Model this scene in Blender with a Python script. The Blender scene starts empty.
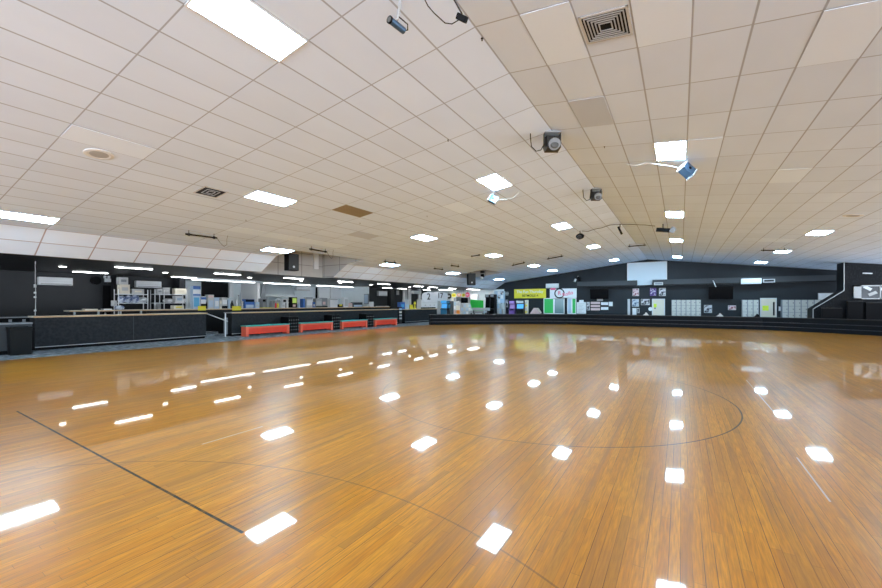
import bpy, bmesh, math, random
from mathutils import Vector, Matrix
random.seed(7)
C = bpy.context.scene
col = C.collection
PI = math.pi

# ------------------------------------------------------------------ camera
F = 386.77; YAW = 0.55421; HOR = 303.09; CX = 441.0
cam_d = bpy.data.cameras.new('camera'); cam = bpy.data.objects.new('camera', cam_d); col.objects.link(cam)
cam.location = (0, 0, 1.6); cam.rotation_euler = (PI/2, 0, YAW)
cam_d.sensor_width = 36; cam_d.lens = F*36/882; cam_d.shift_y = (HOR-294)/882
cam_d.clip_start = 0.05; cam_d.clip_end = 300
C.camera = cam

# ------------------------------------------------------------------ world, exposure
w = bpy.data.worlds.new('world'); C.world = w; w.use_nodes = True
wt = w.node_tree; bg = wt.nodes['Background']
# added fill: bright cool lower half lights the ceiling, dimmer upper half
tcw = wt.nodes.new('ShaderNodeTexCoord'); spw = wt.nodes.new('ShaderNodeSeparateXYZ'); wt.links.new(tcw.outputs['Generated'], spw.inputs[0])
rmp = wt.nodes.new('ShaderNodeValToRGB'); rmp.color_ramp.elements[0].position = 0.49; rmp.color_ramp.elements[1].position = 0.51
rmp.color_ramp.elements[0].color = (0.78, 0.88, 1.0, 1); rmp.color_ramp.elements[1].color = (0.22, 0.235, 0.26, 1)
mrw = wt.nodes.new('ShaderNodeMapRange'); mrw.inputs['From Min'].default_value = -1; wt.links.new(spw.outputs[2], mrw.inputs['Value']); wt.links.new(mrw.outputs[0], rmp.inputs[0])
wt.links.new(rmp.outputs[0], bg.inputs[0]); bg.inputs[1].default_value = 7.0
C.view_settings.view_transform = 'Standard'; C.view_settings.look = 'None'
C.view_settings.exposure = 0.30; C.view_settings.gamma = 1.0; C.view_settings.use_curve_mapping = False
PANEL = 42.0      # radiance of the ceiling panels
STRIP = 17.0

# area lamp builder; added fill comes from the world through the open sides
def area(name, loc, rot, sx, sy, power, colr=(1, 1, 1)):
    l = bpy.data.lights.new(name, 'AREA'); l.shape = 'RECTANGLE'; l.size = sx; l.size_y = sy; l.energy = power; l.color = colr
    o = bpy.data.objects.new(name, l); o.location = loc; o.rotation_euler = rot; col.objects.link(o); return o

# ------------------------------------------------------------------ measuring helpers (survey of the room)
VD = Vector((-math.sin(YAW), math.cos(YAW), 0)); VR = Vector((math.cos(YAW), math.sin(YAW), 0))
def ray(px, py): return VD + VR*((px-CX)/F) + Vector((0, 0, (HOR-py)/F))
def onY(px, py, Y): v = ray(px, py); v = v*(Y/v.y); return Vector((v.x, Y, v.z+1.6))
def onX(px, py, X): v = ray(px, py); v = v*(X/v.x); return Vector((X, v.y, v.z+1.6))
def onZ(px, py, Z): v = ray(px, py); v = v*((Z-1.6)/v.z); return Vector((v.x, v.y, Z))
def wallrect(p0x, p0y, p1x, p1y, Y):
    a = onY(p0x, (p0y+p1y)/2, Y); b = onY(p1x, (p0y+p1y)/2, Y); c = onY((p0x+p1x)/2, p0y, Y); d = onY((p0x+p1x)/2, p1y, Y)
    return a.x, b.x, d.z, c.z
def siderect(p0x, p0y, p1x, p1y, X):
    m = (p0y+p1y)/2
    a = onX(p0x, m, X); b = onX(p1x, m, X); c = onX((p0x+p1x)/2, p0y, X); d = onX((p0x+p1x)/2, p1y, X)
    return a.y, b.y, d.z, c.z
# ceiling: gable ridge over x = RX, tiles 0.61 across and 1.205 along the hall
RX = -2.302; V0 = 4.58; RZ = 5.2455; TW = 0.61; TL = 1.205; SL = 0.1237
def cp(c, v, drop=0.0):
    return Vector((RX + c*TW*math.cos(SL), V0+v*TL, RZ-abs(c)*TW*math.sin(SL)-drop))
def ctilt(c): return SL if c > 0 else (-SL if c < 0 else 0)
def ceil_z(x): return RZ-abs(x-RX)*math.tan(SL)
def onceil(px, py, drop=0.0):
    v = ray(px, py)
    for sg in (-1, 1):
        t = (RZ-drop-1.6+math.tan(SL)*sg*RX)/(v.z+math.tan(SL)*sg*v.x)
        if t > 0 and sg*(v.x*t-RX) >= -1e-6:
            p = v*t; return Vector((p.x, p.y, p.z+1.6))

# ------------------------------------------------------------------ materials
def mat(name, rgb, rough=0.5, metal=0.0, emit=None, estr=0.0, noise=0.0, nscale=8.0, coat=0.0, spec=0.5, bump=0.0, alpha=None):
    m = bpy.data.materials.new(name); m.use_nodes = True; nt = m.node_tree; b = nt.nodes['Principled BSDF']
    b.inputs['Base Color'].default_value = (*rgb, 1); b.inputs['Roughness'].default_value = rough; b.inputs['Metallic'].default_value = metal
    b.inputs['Specular IOR Level'].default_value = spec; b.inputs['Coat Weight'].default_value = coat
    if emit: b.inputs['Emission Color'].default_value = (*emit, 1); b.inputs['Emission Strength'].default_value = estr
    if noise or bump:
        tc = nt.nodes.new('ShaderNodeTexCoord'); n = nt.nodes.new('ShaderNodeTexNoise'); n.inputs['Scale'].default_value = nscale; n.inputs['Detail'].default_value = 4
        nt.links.new(tc.outputs['Object'], n.inputs['Vector'])
        if noise:
            r = nt.nodes.new('ShaderNodeMapRange'); r.inputs['To Min'].default_value = 1-noise; r.inputs['To Max'].default_value = 1+noise
            nt.links.new(n.outputs['Fac'], r.inputs['Value'])
            mx = nt.nodes.new('ShaderNodeVectorMath'); mx.operation = 'SCALE'; mx.inputs[0].default_value = rgb
            nt.links.new(r.outputs[0], mx.inputs['Scale']); nt.links.new(mx.outputs[0], b.inputs['Base Color'])
        if bump:
            bp = nt.nodes.new('ShaderNodeBump'); bp.inputs['Strength'].default_value = bump; nt.links.new(n.outputs['Fac'], bp.inputs['Height']); nt.links.new(bp.outputs[0], b.inputs['Normal'])
    return m
M = {}
def mk(k, *a, **kw): M[k] = mat(k, *a, **kw)
mk('black_wall', (0.017, 0.019, 0.022), 0.42, spec=0.3, noise=0.25, nscale=1.5, bump=0.1)
mk('charcoal_wall', (0.026, 0.030, 0.035), 0.6, spec=0.2, noise=0.25, nscale=0.7)
mk('black_paint', (0.008, 0.009, 0.010), 0.4, spec=0.3, noise=0.3, nscale=6)
mk('black_board', (0.003, 0.005, 0.009), 0.45, spec=0.15, noise=0.5, nscale=3, bump=0.15)
mk('ledge_highlight', (0.016, 0.022, 0.034), 0.35, spec=0.4, noise=0.5, nscale=4)  # lighter than the boards, painting the highlights along the barrier ledges
mk('duct_grey', (0.052, 0.058, 0.065), 0.5, spec=0.3, noise=0.15, nscale=2)
mk('grey_carpet', (0.09, 0.11, 0.135), 0.95, noise=0.8, nscale=14)
mk('white_panel', (0.80, 0.80, 0.80), 0.5)
mk('white_plastic', (0.78, 0.80, 0.82), 0.35)
mk('white_metal', (0.7, 0.72, 0.74), 0.35)
mk('kitchen_white', (0.78, 0.85, 0.88), 0.6, noise=0.05, nscale=3)
mk('cream', (0.78, 0.72, 0.60), 0.5, noise=0.05)
mk('wood_edge', (0.62, 0.40, 0.22), 0.4, noise=0.2, nscale=20)
mk('pale_top', (0.68, 0.62, 0.50), 0.4, noise=0.2, nscale=10)
mk('grey_top', (0.36, 0.36, 0.36), 0.35, noise=0.15, nscale=10)
mk('steel', (0.50, 0.55, 0.57), 0.5, metal=0.4)
mk('steel_bright', (0.75, 0.78, 0.8), 0.4, metal=0.3)
mk('dark_metal', (0.02, 0.019, 0.018), 0.45, spec=0.4)
mk('black_plastic', (0.005, 0.005, 0.006), 0.5, spec=0.1)
mk('screen_black', (0.003, 0.003, 0.004), 0.25, spec=0.08)
mk('screen_cloth', (0.62, 0.70, 0.76), 0.8)
mk('red_vinyl', (0.88, 0.06, 0.025), 0.4, noise=0.1, nscale=6)
mk('red_light', (0.92, 0.15, 0.08), 0.4)
mk('teal_vinyl', (0.04, 0.50, 0.43), 0.35)
mk('yellow', (0.86, 0.74, 0.04), 0.5)
mk('lime', (0.72, 0.85, 0.05), 0.5)
mk('orange', (0.85, 0.30, 0.06), 0.5)
mk('red', (0.75, 0.04, 0.04), 0.5)
mk('pink', (0.85, 0.12, 0.25), 0.5)
mk('pale_pink', (0.72, 0.52, 0.50), 0.5)
mk('green', (0.02, 0.55, 0.06), 0.5)
mk('blue', (0.04, 0.14, 0.45), 0.5)
mk('sky_blue', (0.08, 0.38, 0.65), 0.4)
mk('pale_blue', (0.45, 0.58, 0.72), 0.5)
mk('purple', (0.20, 0.10, 0.35), 0.5)
mk('grey', (0.25, 0.27, 0.29), 0.5)
mk('mid_grey', (0.42, 0.43, 0.44), 0.5)
mk('light_grey', (0.55, 0.56, 0.56), 0.5)
mk('locker_grey', (0.58, 0.57, 0.53), 0.5)
mk('brown_board', (0.27, 0.21, 0.12), 0.8, noise=0.2, nscale=30)
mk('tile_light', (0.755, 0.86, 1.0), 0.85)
mk('tile_mid', (0.53, 0.59, 0.68), 0.9)
mk('spot_blue', (0.05, 0.10, 0.17), 0.3, metal=0.4)
mk('black_bag', (0.006, 0.008, 0.009), 0.4, bump=0.6, nscale=12, spec=0.15)
mk('glass_dark', (0.05, 0.06, 0.07), 0.1)
mk('glass_teal', (0.20, 0.32, 0.33), 0.1)
mk('lens', (0.10, 0.10, 0.095), 0.3, spec=0.3)
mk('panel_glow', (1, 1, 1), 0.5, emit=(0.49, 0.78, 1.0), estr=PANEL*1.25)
mk('strip_glow', (1, 1, 1), 0.5, emit=(0.97, 0.99, 1.0), estr=STRIP)
mk('fill_glow', (1, 1, 1), 0.5, emit=(0.97, 1.0, 1.0), estr=13.0)
mk('down_glow', (1, 1, 1), 0.5, emit=(1.0, 0.97, 0.92), estr=14)
mk('green_glow', (0.02, 0.2, 0.05), 0.4, emit=(0.02, 0.38, 0.10), estr=0.6)
mk('lcd_glow', (0.3, 0.4, 0.1), 0.4, emit=(0.35, 0.5, 0.08), estr=0.6)
mk('violet_glow', (0.1, 0.05, 0.2), 0.4, emit=(0.35, 0.3, 0.6), estr=0.5)
mk('blue_glow', (0.05, 0.2, 0.5), 0.4, emit=(0.1, 0.5, 1.0), estr=0.7)

def nodes_for(name):
    m = bpy.data.materials.new(name); m.use_nodes = True; nt = m.node_tree
    return m, nt, nt.nodes['Principled BSDF']
def N(nt, t, **kw):
    n = nt.nodes.new(t)
    for k, v in kw.items(): setattr(n, k, v)
    return n
def MATH(nt, op, a, b=None, c=None):
    n = nt.nodes.new('ShaderNodeMath'); n.operation = op
    for i, x in enumerate((a, b, c)):
        if x is None: continue
        if isinstance(x, (int, float)): n.inputs[i].default_value = x
        else: nt.links.new(x, n.inputs[i])
    return n.outputs[0]
def MIX(nt, f, a, b):
    n = nt.nodes.new('ShaderNodeMix'); n.data_type = 'RGBA'
    if isinstance(f, (int, float)): n.inputs[0].default_value = f
    else: nt.links.new(f, n.inputs[0])
    for i, x in ((6, a), (7, b)):
        if isinstance(x, tuple): n.inputs[i].default_value = (*x, 1)
        else: nt.links.new(x, n.inputs[i])
    return n.outputs[2]

# acoustic tile grid: UVs are in tile units (u across, v along)
def tile_material(name, base, linec, lw_u=0.018, lw_v=0.007):
    m, nt, b = nodes_for(name)
    uv = N(nt, 'ShaderNodeUVMap'); sp = N(nt, 'ShaderNodeSeparateXYZ'); nt.links.new(uv.outputs[0], sp.inputs[0])
    u, v = sp.outputs[0], sp.outputs[1]
    def line(x, wd):
        f = MATH(nt, 'FRACT', x); d = MATH(nt, 'MINIMUM', f, MATH(nt, 'SUBTRACT', 1.0, f))
        mr = N(nt, 'ShaderNodeMapRange', interpolation_type='SMOOTHSTEP'); nt.links.new(d, mr.inputs['Value'])
        mr.inputs['From Min'].default_value = wd*0.7; mr.inputs['From Max'].default_value = wd*1.5; mr.inputs['To Min'].default_value = 1; mr.inputs['To Max'].default_value = 0
        return mr.outputs[0]
    ln = MATH(nt, 'MAXIMUM', line(u, lw_u), line(v, lw_v))
    cm = N(nt, 'ShaderNodeCombineXYZ'); nt.links.new(MATH(nt, 'FLOOR', u), cm.inputs[0]); nt.links.new(MATH(nt, 'FLOOR', v), cm.inputs[1])
    wn = N(nt, 'ShaderNodeTexWhiteNoise', noise_dimensions='2D'); nt.links.new(cm.outputs[0], wn.inputs['Vector'])
    mr = N(nt, 'ShaderNodeMapRange'); nt.links.new(wn.outputs[0], mr.inputs['Value']); mr.inputs['To Min'].default_value = 0.965; mr.inputs['To Max'].default_value = 1.02
    ns = N(nt, 'ShaderNodeTexNoise'); ns.inputs['Scale'].default_value = 0.9; ns.inputs['Detail'].default_value = 5; nt.links.new(uv.outputs[0], ns.inputs['Vector'])
    m2 = N(nt, 'ShaderNodeMapRange'); nt.links.new(ns.outputs[0], m2.inputs['Value']); m2.inputs['To Min'].default_value = 0.95; m2.inputs['To Max'].default_value = 1.05
    sc = N(nt, 'ShaderNodeVectorMath', operation='SCALE'); sc.inputs[0].default_value = base; nt.links.new(MATH(nt, 'MULTIPLY', mr.outputs[0], m2.outputs[0]), sc.inputs['Scale'])
    nt.links.new(MIX(nt, ln, sc.outputs[0], linec), b.inputs['Base Color'])
    b.inputs['Roughness'].default_value = 0.85; b.inputs['Specular IOR Level'].default_value = 0.2
    tcn = N(nt, 'ShaderNodeTexCoord'); n3 = N(nt, 'ShaderNodeTexNoise'); n3.inputs['Scale'].default_value = 90; nt.links.new(tcn.outputs['Object'], n3.inputs['Vector'])
    bp = N(nt, 'ShaderNodeBump'); bp.inputs['Strength'].default_value = 0.15; bp.inputs['Distance'].default_value = 0.01; nt.links.new(n3.outputs[0], bp.inputs['Height']); nt.links.new(bp.outputs[0], b.inputs['Normal'])
    return m
M['tiles'] = tile_material('ceiling_tiles', (0.69, 0.79, 0.94), (0.38, 0.42, 0.49))  # bluish tint in the tile colour offsets warm light bounced off the floor
M['cove_tiles'] = tile_material('cove_tiles', (0.72, 0.77, 0.85), (0.40, 0.31, 0.30), 0.02, 0.012)
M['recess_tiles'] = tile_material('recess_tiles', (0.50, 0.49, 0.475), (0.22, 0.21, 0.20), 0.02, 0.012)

def floor_material():
    m, nt, b = nodes_for('rink_hardwood')
    tc = N(nt, 'ShaderNodeTexCoord'); sp = N(nt, 'ShaderNodeSeparateXYZ'); nt.links.new(tc.outputs['Object'], sp.inputs[0])
    X, Y = sp.outputs[0], sp.outputs[1]
    PW = 0.062
    row = MATH(nt, 'FLOOR', MATH(nt, 'DIVIDE', X, PW))
    wn0 = N(nt, 'ShaderNodeTexWhiteNoise', noise_dimensions='1D'); nt.links.new(row, wn0.inputs['W'])
    yy = MATH(nt, 'ADD', MATH(nt, 'DIVIDE', Y, 1.35), MATH(nt, 'MULTIPLY', wn0.outputs[0], 7.0))
    cm = N(nt, 'ShaderNodeCombineXYZ'); nt.links.new(row, cm.inputs[0]); nt.links.new(MATH(nt, 'FLOOR', yy), cm.inputs[1])
    wn = N(nt, 'ShaderNodeTexWhiteNoise', noise_dimensions='2D'); nt.links.new(cm.outputs[0], wn.inputs['Vector'])
    fx = MATH(nt, 'FRACT', MATH(nt, 'DIVIDE', X, PW)); dx = MATH(nt, 'MINIMUM', fx, MATH(nt, 'SUBTRACT', 1.0, fx))
    seam = MATH(nt, 'LESS_THAN', dx, 0.028)
    fy = MATH(nt, 'FRACT', yy); seam2 = MATH(nt, 'LESS_THAN', fy, 0.0022)
    # each seam is dark only along some of its length
    def noise(vecscale, scale, detail=3, w=0.0):
        mp = N(nt, 'ShaderNodeMapping'); mp.inputs['Scale'].default_value = vecscale; mp.inputs['Location'].default_value = (w, w*1.7, 0); nt.links.new(tc.outputs['Object'], mp.inputs['Vector'])
        n = N(nt, 'ShaderNodeTexNoise'); n.inputs['Scale'].default_value = scale; n.inputs['Detail'].default_value = detail; nt.links.new(mp.outputs[0], n.inputs['Vector']); return n.outputs[0]
    def rng(x, a, b2, c=0.0, d=1.0):
        r = N(nt, 'ShaderNodeMapRange'); nt.links.new(x, r.inputs['Value'])
        for k, v in (('From Min', a), ('From Max', b2), ('To Min', c), ('To Max', d)): r.inputs[k].default_value = v
        return r.outputs[0]
    grain = noise((14, 0.9, 1), 6, 5)
    broad = noise((1.6, 0.35, 1), 0.9, 5, 3.1)
    streak = noise((7, 0.25, 1), 2.0, 3, 9.0)
    patch = noise((1, 1, 1), 0.55, 6, 21)
    base = MIX(nt, rng(wn.outputs[0], 0, 1), (0.68, 0.255, 0.010), (0.86, 0.37, 0.024))
    base = MIX(nt, rng(grain, 0.35, 0.75, 0, 0.8), base, (0.38, 0.15, 0.02))
    base = MIX(nt, rng(streak, 0.50, 0.72, 0, 0.75), base, (0.36, 0.16, 0.045))
    base = MIX(nt, rng(broad, 0.46, 0.72, 0, 0.6), base, (0.40, 0.18, 0.055))
    base = MIX(nt, rng(patch, 0.55, 0.8, 0, 0.2), base, (0.72, 0.44, 0.14))
    base = MIX(nt, rng(wn.outputs[0], 0.80, 0.97, 0, 0.55), base, (0.36, 0.15, 0.025))
    sm = MATH(nt, 'MULTIPLY', seam, rng(noise((13.3, 0.5, 1), 1.0, 2, 5.0), 0.42, 0.58, 0.12, 1.0))
    sm = MATH(nt, 'MAXIMUM', sm, MATH(nt, 'MULTIPLY', seam2, 0.5))
    base = MIX(nt, sm, base, (0.09, 0.045, 0.02))
    # light worn scratches running in arcs
    rr = MATH(nt, 'SQRT', MATH(nt, 'ADD', MATH(nt, 'POWER', MATH(nt, 'ADD', X, 2.3), 2.0), MATH(nt, 'POWER', MATH(nt, 'SUBTRACT', Y, 12.0), 2.0)))
    vo = noise((2.2, 2.2, 1), 1.3, 8, 2.0)
    scr = MATH(nt, 'LESS_THAN', MATH(nt, 'ABSOLUTE', MATH(nt, 'SUBTRACT', vo, 0.5)), 0.0011)
    # painted marks: free-throw line and circles
    def rad(cx, cy):
        return MATH(nt, 'SQRT', MATH(nt, 'ADD', MATH(nt, 'POWER', MATH(nt, 'SUBTRACT', X, cx), 2.0), MATH(nt, 'POWER', MATH(nt, 'SUBTRACT', Y, cy), 2.0)))
    def band(x, c, h): return MATH(nt, 'LESS_THAN', MATH(nt, 'ABSOLUTE', MATH(nt, 'SUBTRACT', x, c)), h)
    wear = noise((1, 1, 1), 9, 4, 1.0)
    ln = MATH(nt, 'MULTIPLY', band(Y, 1.565, 0.011), MATH(nt, 'MULTIPLY', MATH(nt, 'GREATER_THAN', X, -8.36), MATH(nt, 'LESS_THAN', X, -2.59)))
    base = MIX(nt, MATH(nt, 'MULTIPLY', ln, rng(wear, 0.3, 0.5, 0.75, 1.0)), base, (0.008, 0.012, 0.010))
    ci = band(rad(-2.2, 7.156), 2.955, 0.010)
    ci = MATH(nt, 'MULTIPLY', ci, rng(X, -3.6, 0.7, 0.35, 0.95))
    ci = MATH(nt, 'MULTIPLY', ci, rng(Y, 11, 8.6, 0.0, 1.0))
    base = MIX(nt, ci, base, (0.05, 0.035, 0.025))
    c2 = MATH(nt, 'MULTIPLY', band(rad(-2.2, -1.6), 4.12, 0.008), 0.5)
    base = MIX(nt, c2, base, (0.08, 0.05, 0.03))
    # strips of pale tape left on the boards
    for (x0, x1, y0, y1) in ((1.16, 1.175, 7.4, 10.2), (1.02, 1.034, 4.3, 5.35), (-4.62, -4.60, 2.3, 3.05)):
        t = MATH(nt, 'MULTIPLY', MATH(nt, 'MULTIPLY', MATH(nt, 'GREATER_THAN', X, x0), MATH(nt, 'LESS_THAN', X, x1)), MATH(nt, 'MULTIPLY', MATH(nt, 'GREATER_THAN', Y, y0), MATH(nt, 'LESS_THAN', Y, y1)))
        base = MIX(nt, MATH(nt, 'MULTIPLY', t, 0.7), base, (0.75, 0.72, 0.66))
    nt.links.new(base, b.inputs['Base Color'])
    nt.links.new(rng(noise((1.5, 0.5, 1), 1.6, 2, 12), 0.2, 0.8, 0.29, 0.33), b.inputs['Roughness'])
    b.inputs['Specular IOR Level'].default_value = 0.16
    b.inputs['Coat Weight'].default_value = 0.72; b.inputs['Coat Roughness'].default_value = 0.05; b.inputs['Coat IOR'].default_value = 1.5
    nt.links.new(rng(noise((3, 0.8, 1), 1.2, 2, 31), 0.2, 0.8, 0.030, 0.042), b.inputs['Coat Roughness'])
    return m
M['rink'] = floor_material()

def carpet_material():
    m, nt, b = nodes_for('patterned_carpet')
    tc = N(nt, 'ShaderNodeTexCoord')
    n1 = N(nt, 'ShaderNodeTexNoise'); n1.inputs['Scale'].default_value = 5.5; n1.inputs['Detail'].default_value = 3; nt.links.new(tc.outputs['Object'], n1.inputs['Vector'])
    v = N(nt, 'ShaderNodeTexVoronoi'); v.inputs['Scale'].default_value = 4.0; nt.links.new(tc.outputs['Object'], v.inputs['Vector'])
    r = N(nt, 'ShaderNodeMapRange'); r.inputs['From Min'].default_value = 0.4; r.inputs['From Max'].default_value = 0.65; nt.links.new(n1.outputs[0], r.inputs['Value'])
    c1 = MIX(nt, r.outputs[0], (0.13, 0.15, 0.175), (0.30, 0.335, 0.37))
    c2 = MIX(nt, MATH(nt, 'MULTIPLY', MATH(nt, 'LESS_THAN', v.outputs['Distance'], 0.16), 0.8), c1, (0.45, 0.50, 0.55))
    nt.links.new(c2, b.inputs['Base Color']); b.inputs['Roughness'].default_value = 0.95; b.inputs['Specular IOR Level'].default_value = 0.1
    return m
M['carpet'] = carpet_material()

def speckle(name, dark, light, scale=60, lo=0.55, hi=0.7):
    m, nt, b = nodes_for(name)
    tc = N(nt, 'ShaderNodeTexCoord'); n1 = N(nt, 'ShaderNodeTexNoise'); n1.inputs['Scale'].default_value = scale; n1.inputs['Detail'].default_value = 2; nt.links.new(tc.outputs['Object'], n1.inputs['Vector'])
    r = N(nt, 'ShaderNodeMapRange'); r.inputs['From Min'].default_value = lo; r.inputs['From Max'].default_value = hi; nt.links.new(n1.outputs[0], r.inputs['Value'])
    nt.links.new(MIX(nt, r.outputs[0], dark, light), b.inputs['Base Color']); b.inputs['Roughness'].default_value = 0.6; b.inputs['Specular IOR Level'].default_value = 0.2; return m
M['speckled_black'] = speckle('speckled_black', (0.005, 0.006, 0.008), (0.022, 0.026, 0.03), 22)
M['counter_front'] = speckle('counter_front', (0.016, 0.018, 0.021), (0.032, 0.035, 0.040), 12, 0.3, 0.8)
M['mix_print'] = speckle('mix_print', (0.06, 0.06, 0.07), (0.62, 0.62, 0.64), 5, 0.45, 0.55)
M['pink_print'] = speckle('pink_print', (0.25, 0.05, 0.07), (0.68, 0.52, 0.54), 7, 0.42, 0.5)
M['purple_print'] = speckle('purple_print', (0.10, 0.06, 0.20), (0.55, 0.5, 0.62), 7, 0.5, 0.6)
M['blue_print'] = speckle('blue_print', (0.10, 0.15, 0.24), (0.55, 0.62, 0.70), 5, 0.42, 0.55)
M['bag_plastic'] = speckle('bag_plastic', (0.16, 0.22, 0.42), (0.72, 0.78, 0.88), 6, 0.40, 0.52)

# ------------------------------------------------------------------ mesh building
class MB:
    def __init__(s): s.bm = bmesh.new(); s.uv = None
    def box(s, x0, x1, y0, y1, z0, z1, bev=0.0):
        if x0 > x1: x0, x1 = x1, x0
        if y0 > y1: y0, y1 = y1, y0
        if z0 > z1: z0, z1 = z1, z0
        r = bmesh.ops.create_cube(s.bm, size=1.0)
        for v in r['verts']: v.co = Vector(((x0+x1)/2+v.co.x*(x1-x0), (y0+y1)/2+v.co.y*(y1-y0), (z0+z1)/2+v.co.z*(z1-z0)))
        if bev > 0:
            es = list({e for v in r['verts'] for e in v.link_edges})
            bmesh.ops.bevel(s.bm, geom=es, offset=min(bev, 0.45*min(x1-x0, y1-y0, z1-z0)), segments=2, affect='EDGES', profile=0.6)
        return s
    def rbox(s, c, size, rot=(0, 0, 0), bev=0.0):
        from mathutils import Euler
        n0 = set(s.bm.verts)
        s.box(-size[0]/2, size[0]/2, -size[1]/2, size[1]/2, -size[2]/2, size[2]/2, bev)
        mt = Euler(rot).to_matrix()
        for v in s.bm.verts:
            if v not in n0: v.co = mt @ v.co + Vector(c)
        return s
    def cyl(s, p0, p1, r, r2=None, seg=16, caps=True):
        p0 = Vector(p0); p1 = Vector(p1); d = p1-p0
        g = bmesh.ops.create_cone(s.bm, cap_ends=caps, segments=seg, radius1=r, radius2=r if r2 is None else r2, depth=d.length)
        q = d.to_track_quat('Z', 'Y')
        for v in g['verts']: v.co = q @ v.co + (p0+p1)/2
        return s
    def sph(s, c, r, sc=(1, 1, 1), seg=14):
        g = bmesh.ops.create_uvsphere(s.bm, u_segments=seg, v_segments=seg//2+2, radius=r)
        for v in g['verts']: v.co = Vector((v.co.x*sc[0]+c[0], v.co.y*sc[1]+c[1], v.co.z*sc[2]+c[2]))
        return s
    def tube(s, pts, r, seg=6):
        for a, b in zip(pts[:-1], pts[1:]): s.cyl(a, b, r, seg=seg)
        for p in pts[1:-1]: s.sph(p, r, seg=6)
        return s
    def prism(s, pts, d):           # polygon (list of 3-D points) extruded by vector d
        d = Vector(d); a = [s.bm.verts.new(Vector(p)) for p in pts]; b = [s.bm.verts.new(Vector(p)+d) for p in pts]
        s.bm.faces.new(a); s.bm.faces.new(b[::-1]); n = len(pts)
        for i in range(n): s.bm.faces.new((a[i], b[i], b[(i+1) % n], a[(i+1) % n]))
        bmesh.ops.recalc_face_normals(s.bm, faces=s.bm.faces[:]); return s
    def lathe(s, c, prof, seg=20):  # prof: (r, z)
        rings = []
        for r, z in prof: rings.append([s.bm.verts.new((c[0]+r*math.cos(2*PI*k/seg), c[1]+r*math.sin(2*PI*k/seg), c[2]+z)) for k in range(seg)])
        for A, B in zip(rings[:-1], rings[1:]):
            for k in range(seg): s.bm.faces.new((A[k], A[(k+1) % seg], B[(k+1) % seg], B[k]))
        s.bm.faces.new(rings[0][::-1]); s.bm.faces.new(rings[-1]); bmesh.ops.recalc_face_normals(s.bm, faces=s.bm.faces[:]); return s
    def quad(s, pts, uvs=None):
        f = s.bm.faces.new([s.bm.verts.new(Vector(p)) for p in pts])
        if uvs:
            lay = s.bm.loops.layers.uv.verify()
            for l, uvc in zip(f.loops, uvs): l[lay].uv = uvc
        return s
    def build(s, name, m, parent=None, local=False, smooth=False):
        me = bpy.data.meshes.new(name)
        off = Vector((0, 0, 0))
        if parent is not None and not local:
            p = parent
            while p is not None: off += p.location; p = p.parent
        if parent is None and not local:
            co = [v.co for v in s.bm.verts]
            off = Vector(((min(c.x for c in co)+max(c.x for c in co))/2, (min(c.y for c in co)+max(c.y for c in co))/2, min(c.z for c in co)))
        for v in s.bm.verts: v.co -= off
        s.bm.to_mesh(me); s.bm.free()
        me.materials.append(M[m] if isinstance(m, str) else m)
        if smooth:
            for f in me.polygons: f.use_smooth = True
        o = bpy.data.objects.new(name, me); col.objects.link(o); o.parent = parent
        if parent is None and not local: o.location = off
        return o
def tag(o, label=None, cat=None, group=None, kind=None):
    if label: o['label'] = label
    if cat: o['category'] = cat
    if group: o['group'] = group
    if kind: o['kind'] = kind
    return o
def struct(mb, name, m):
    o = mb.build(name, m, None, local=True); o['kind'] = 'structure'; return o
def thing(name, loc, label, cat, group=None, rot=(0, 0, 0)):
    o = bpy.data.objects.new(name, None); o.empty_display_size = 0.1; col.objects.link(o); o.location = loc; o.rotation_euler = rot
    return tag(o, label, cat, group)
def copy_tree(o, parent=None):
    c = o.copy(); col.objects.link(c); c.parent = parent
    for ch in [x for x in bpy.data.objects if x.parent == o]: copy_tree(ch, c)
    return c
def text_mesh(body, size, m, name, parent, loc, rot, extrude=0.004, sx=1.0, align='CENTER', world=True):
    cu = bpy.data.curves.new(name, 'FONT'); cu.body = body; cu.size = size; cu.extrude = extrude; cu.align_x = align; cu.align_y = 'CENTER'; cu.offset = size*0.012
    t = bpy.data.objects.new(name+'_curve', cu); col.objects.link(t)
    dg = bpy.context.evaluated_depsgraph_get(); me = bpy.data.meshes.new_from_object(t.evaluated_get(dg)); bpy.data.objects.remove(t)
    me.materials.clear(); me.materials.append(M[m])
    o = bpy.data.objects.new(name, me); col.objects.link(o); o.parent = parent
    l = Vector(loc)
    if world and parent is not None:
        p = parent
        while p is not None: l -= p.location; p = p.parent
    o.location = l; o.rotation_euler = rot; o.scale = (sx, 1, 1); return o
FACE_S = (PI/2, 0, 0)          # lettering on a wall that faces the camera end of the hall
FACE_E = (PI/2, 0, PI/2)       # lettering on a wall that faces the rink from the left side

# ================================================================== THE SETTING
FW = 36.5                       # far wall
# rink outline (rounded far corners)
edge = [(-16.1, -9.0), (-16.1, 22.6), (-15.5, 23.6), (-13.3, 25.75), (-10.9, 27.7), (-8.7, 29.2), (-7.2, 29.6), (4.2, 29.65), (5.7, 29.0), (7.1, 28.1), (8.35, 27.2), (9.8, 25.8), (11.0, 23.9), (11.6, 21.5), (11.7, 18.0), (11.7, -9.0)]
mb = MB(); mb.quad([(-27, -9, 0), (-16.1, -9, 0), (-16.1, 37, 0), (-27, 37, 0)]); mb.quad([(11.7, -9, 0), (14, -9, 0), (14, 37, 0), (11.7, 37, 0)])
for (xa, ya_), (xb, yb_) in zip(edge[1:15], edge[2:15]): mb.quad([(xa, ya_, 0), (xb, yb_, 0), (xb, 37, 0), (xa, 37, 0)])
struct(mb, 'floor_carpet', 'carpet')
mb = MB(); f = mb.bm.faces.new([mb.bm.verts.new((x, y, 0)) for x, y in edge]); f.normal_update()
if f.normal.z < 0: f.normal_flip()
struct(mb, 'floor', 'rink')
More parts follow.
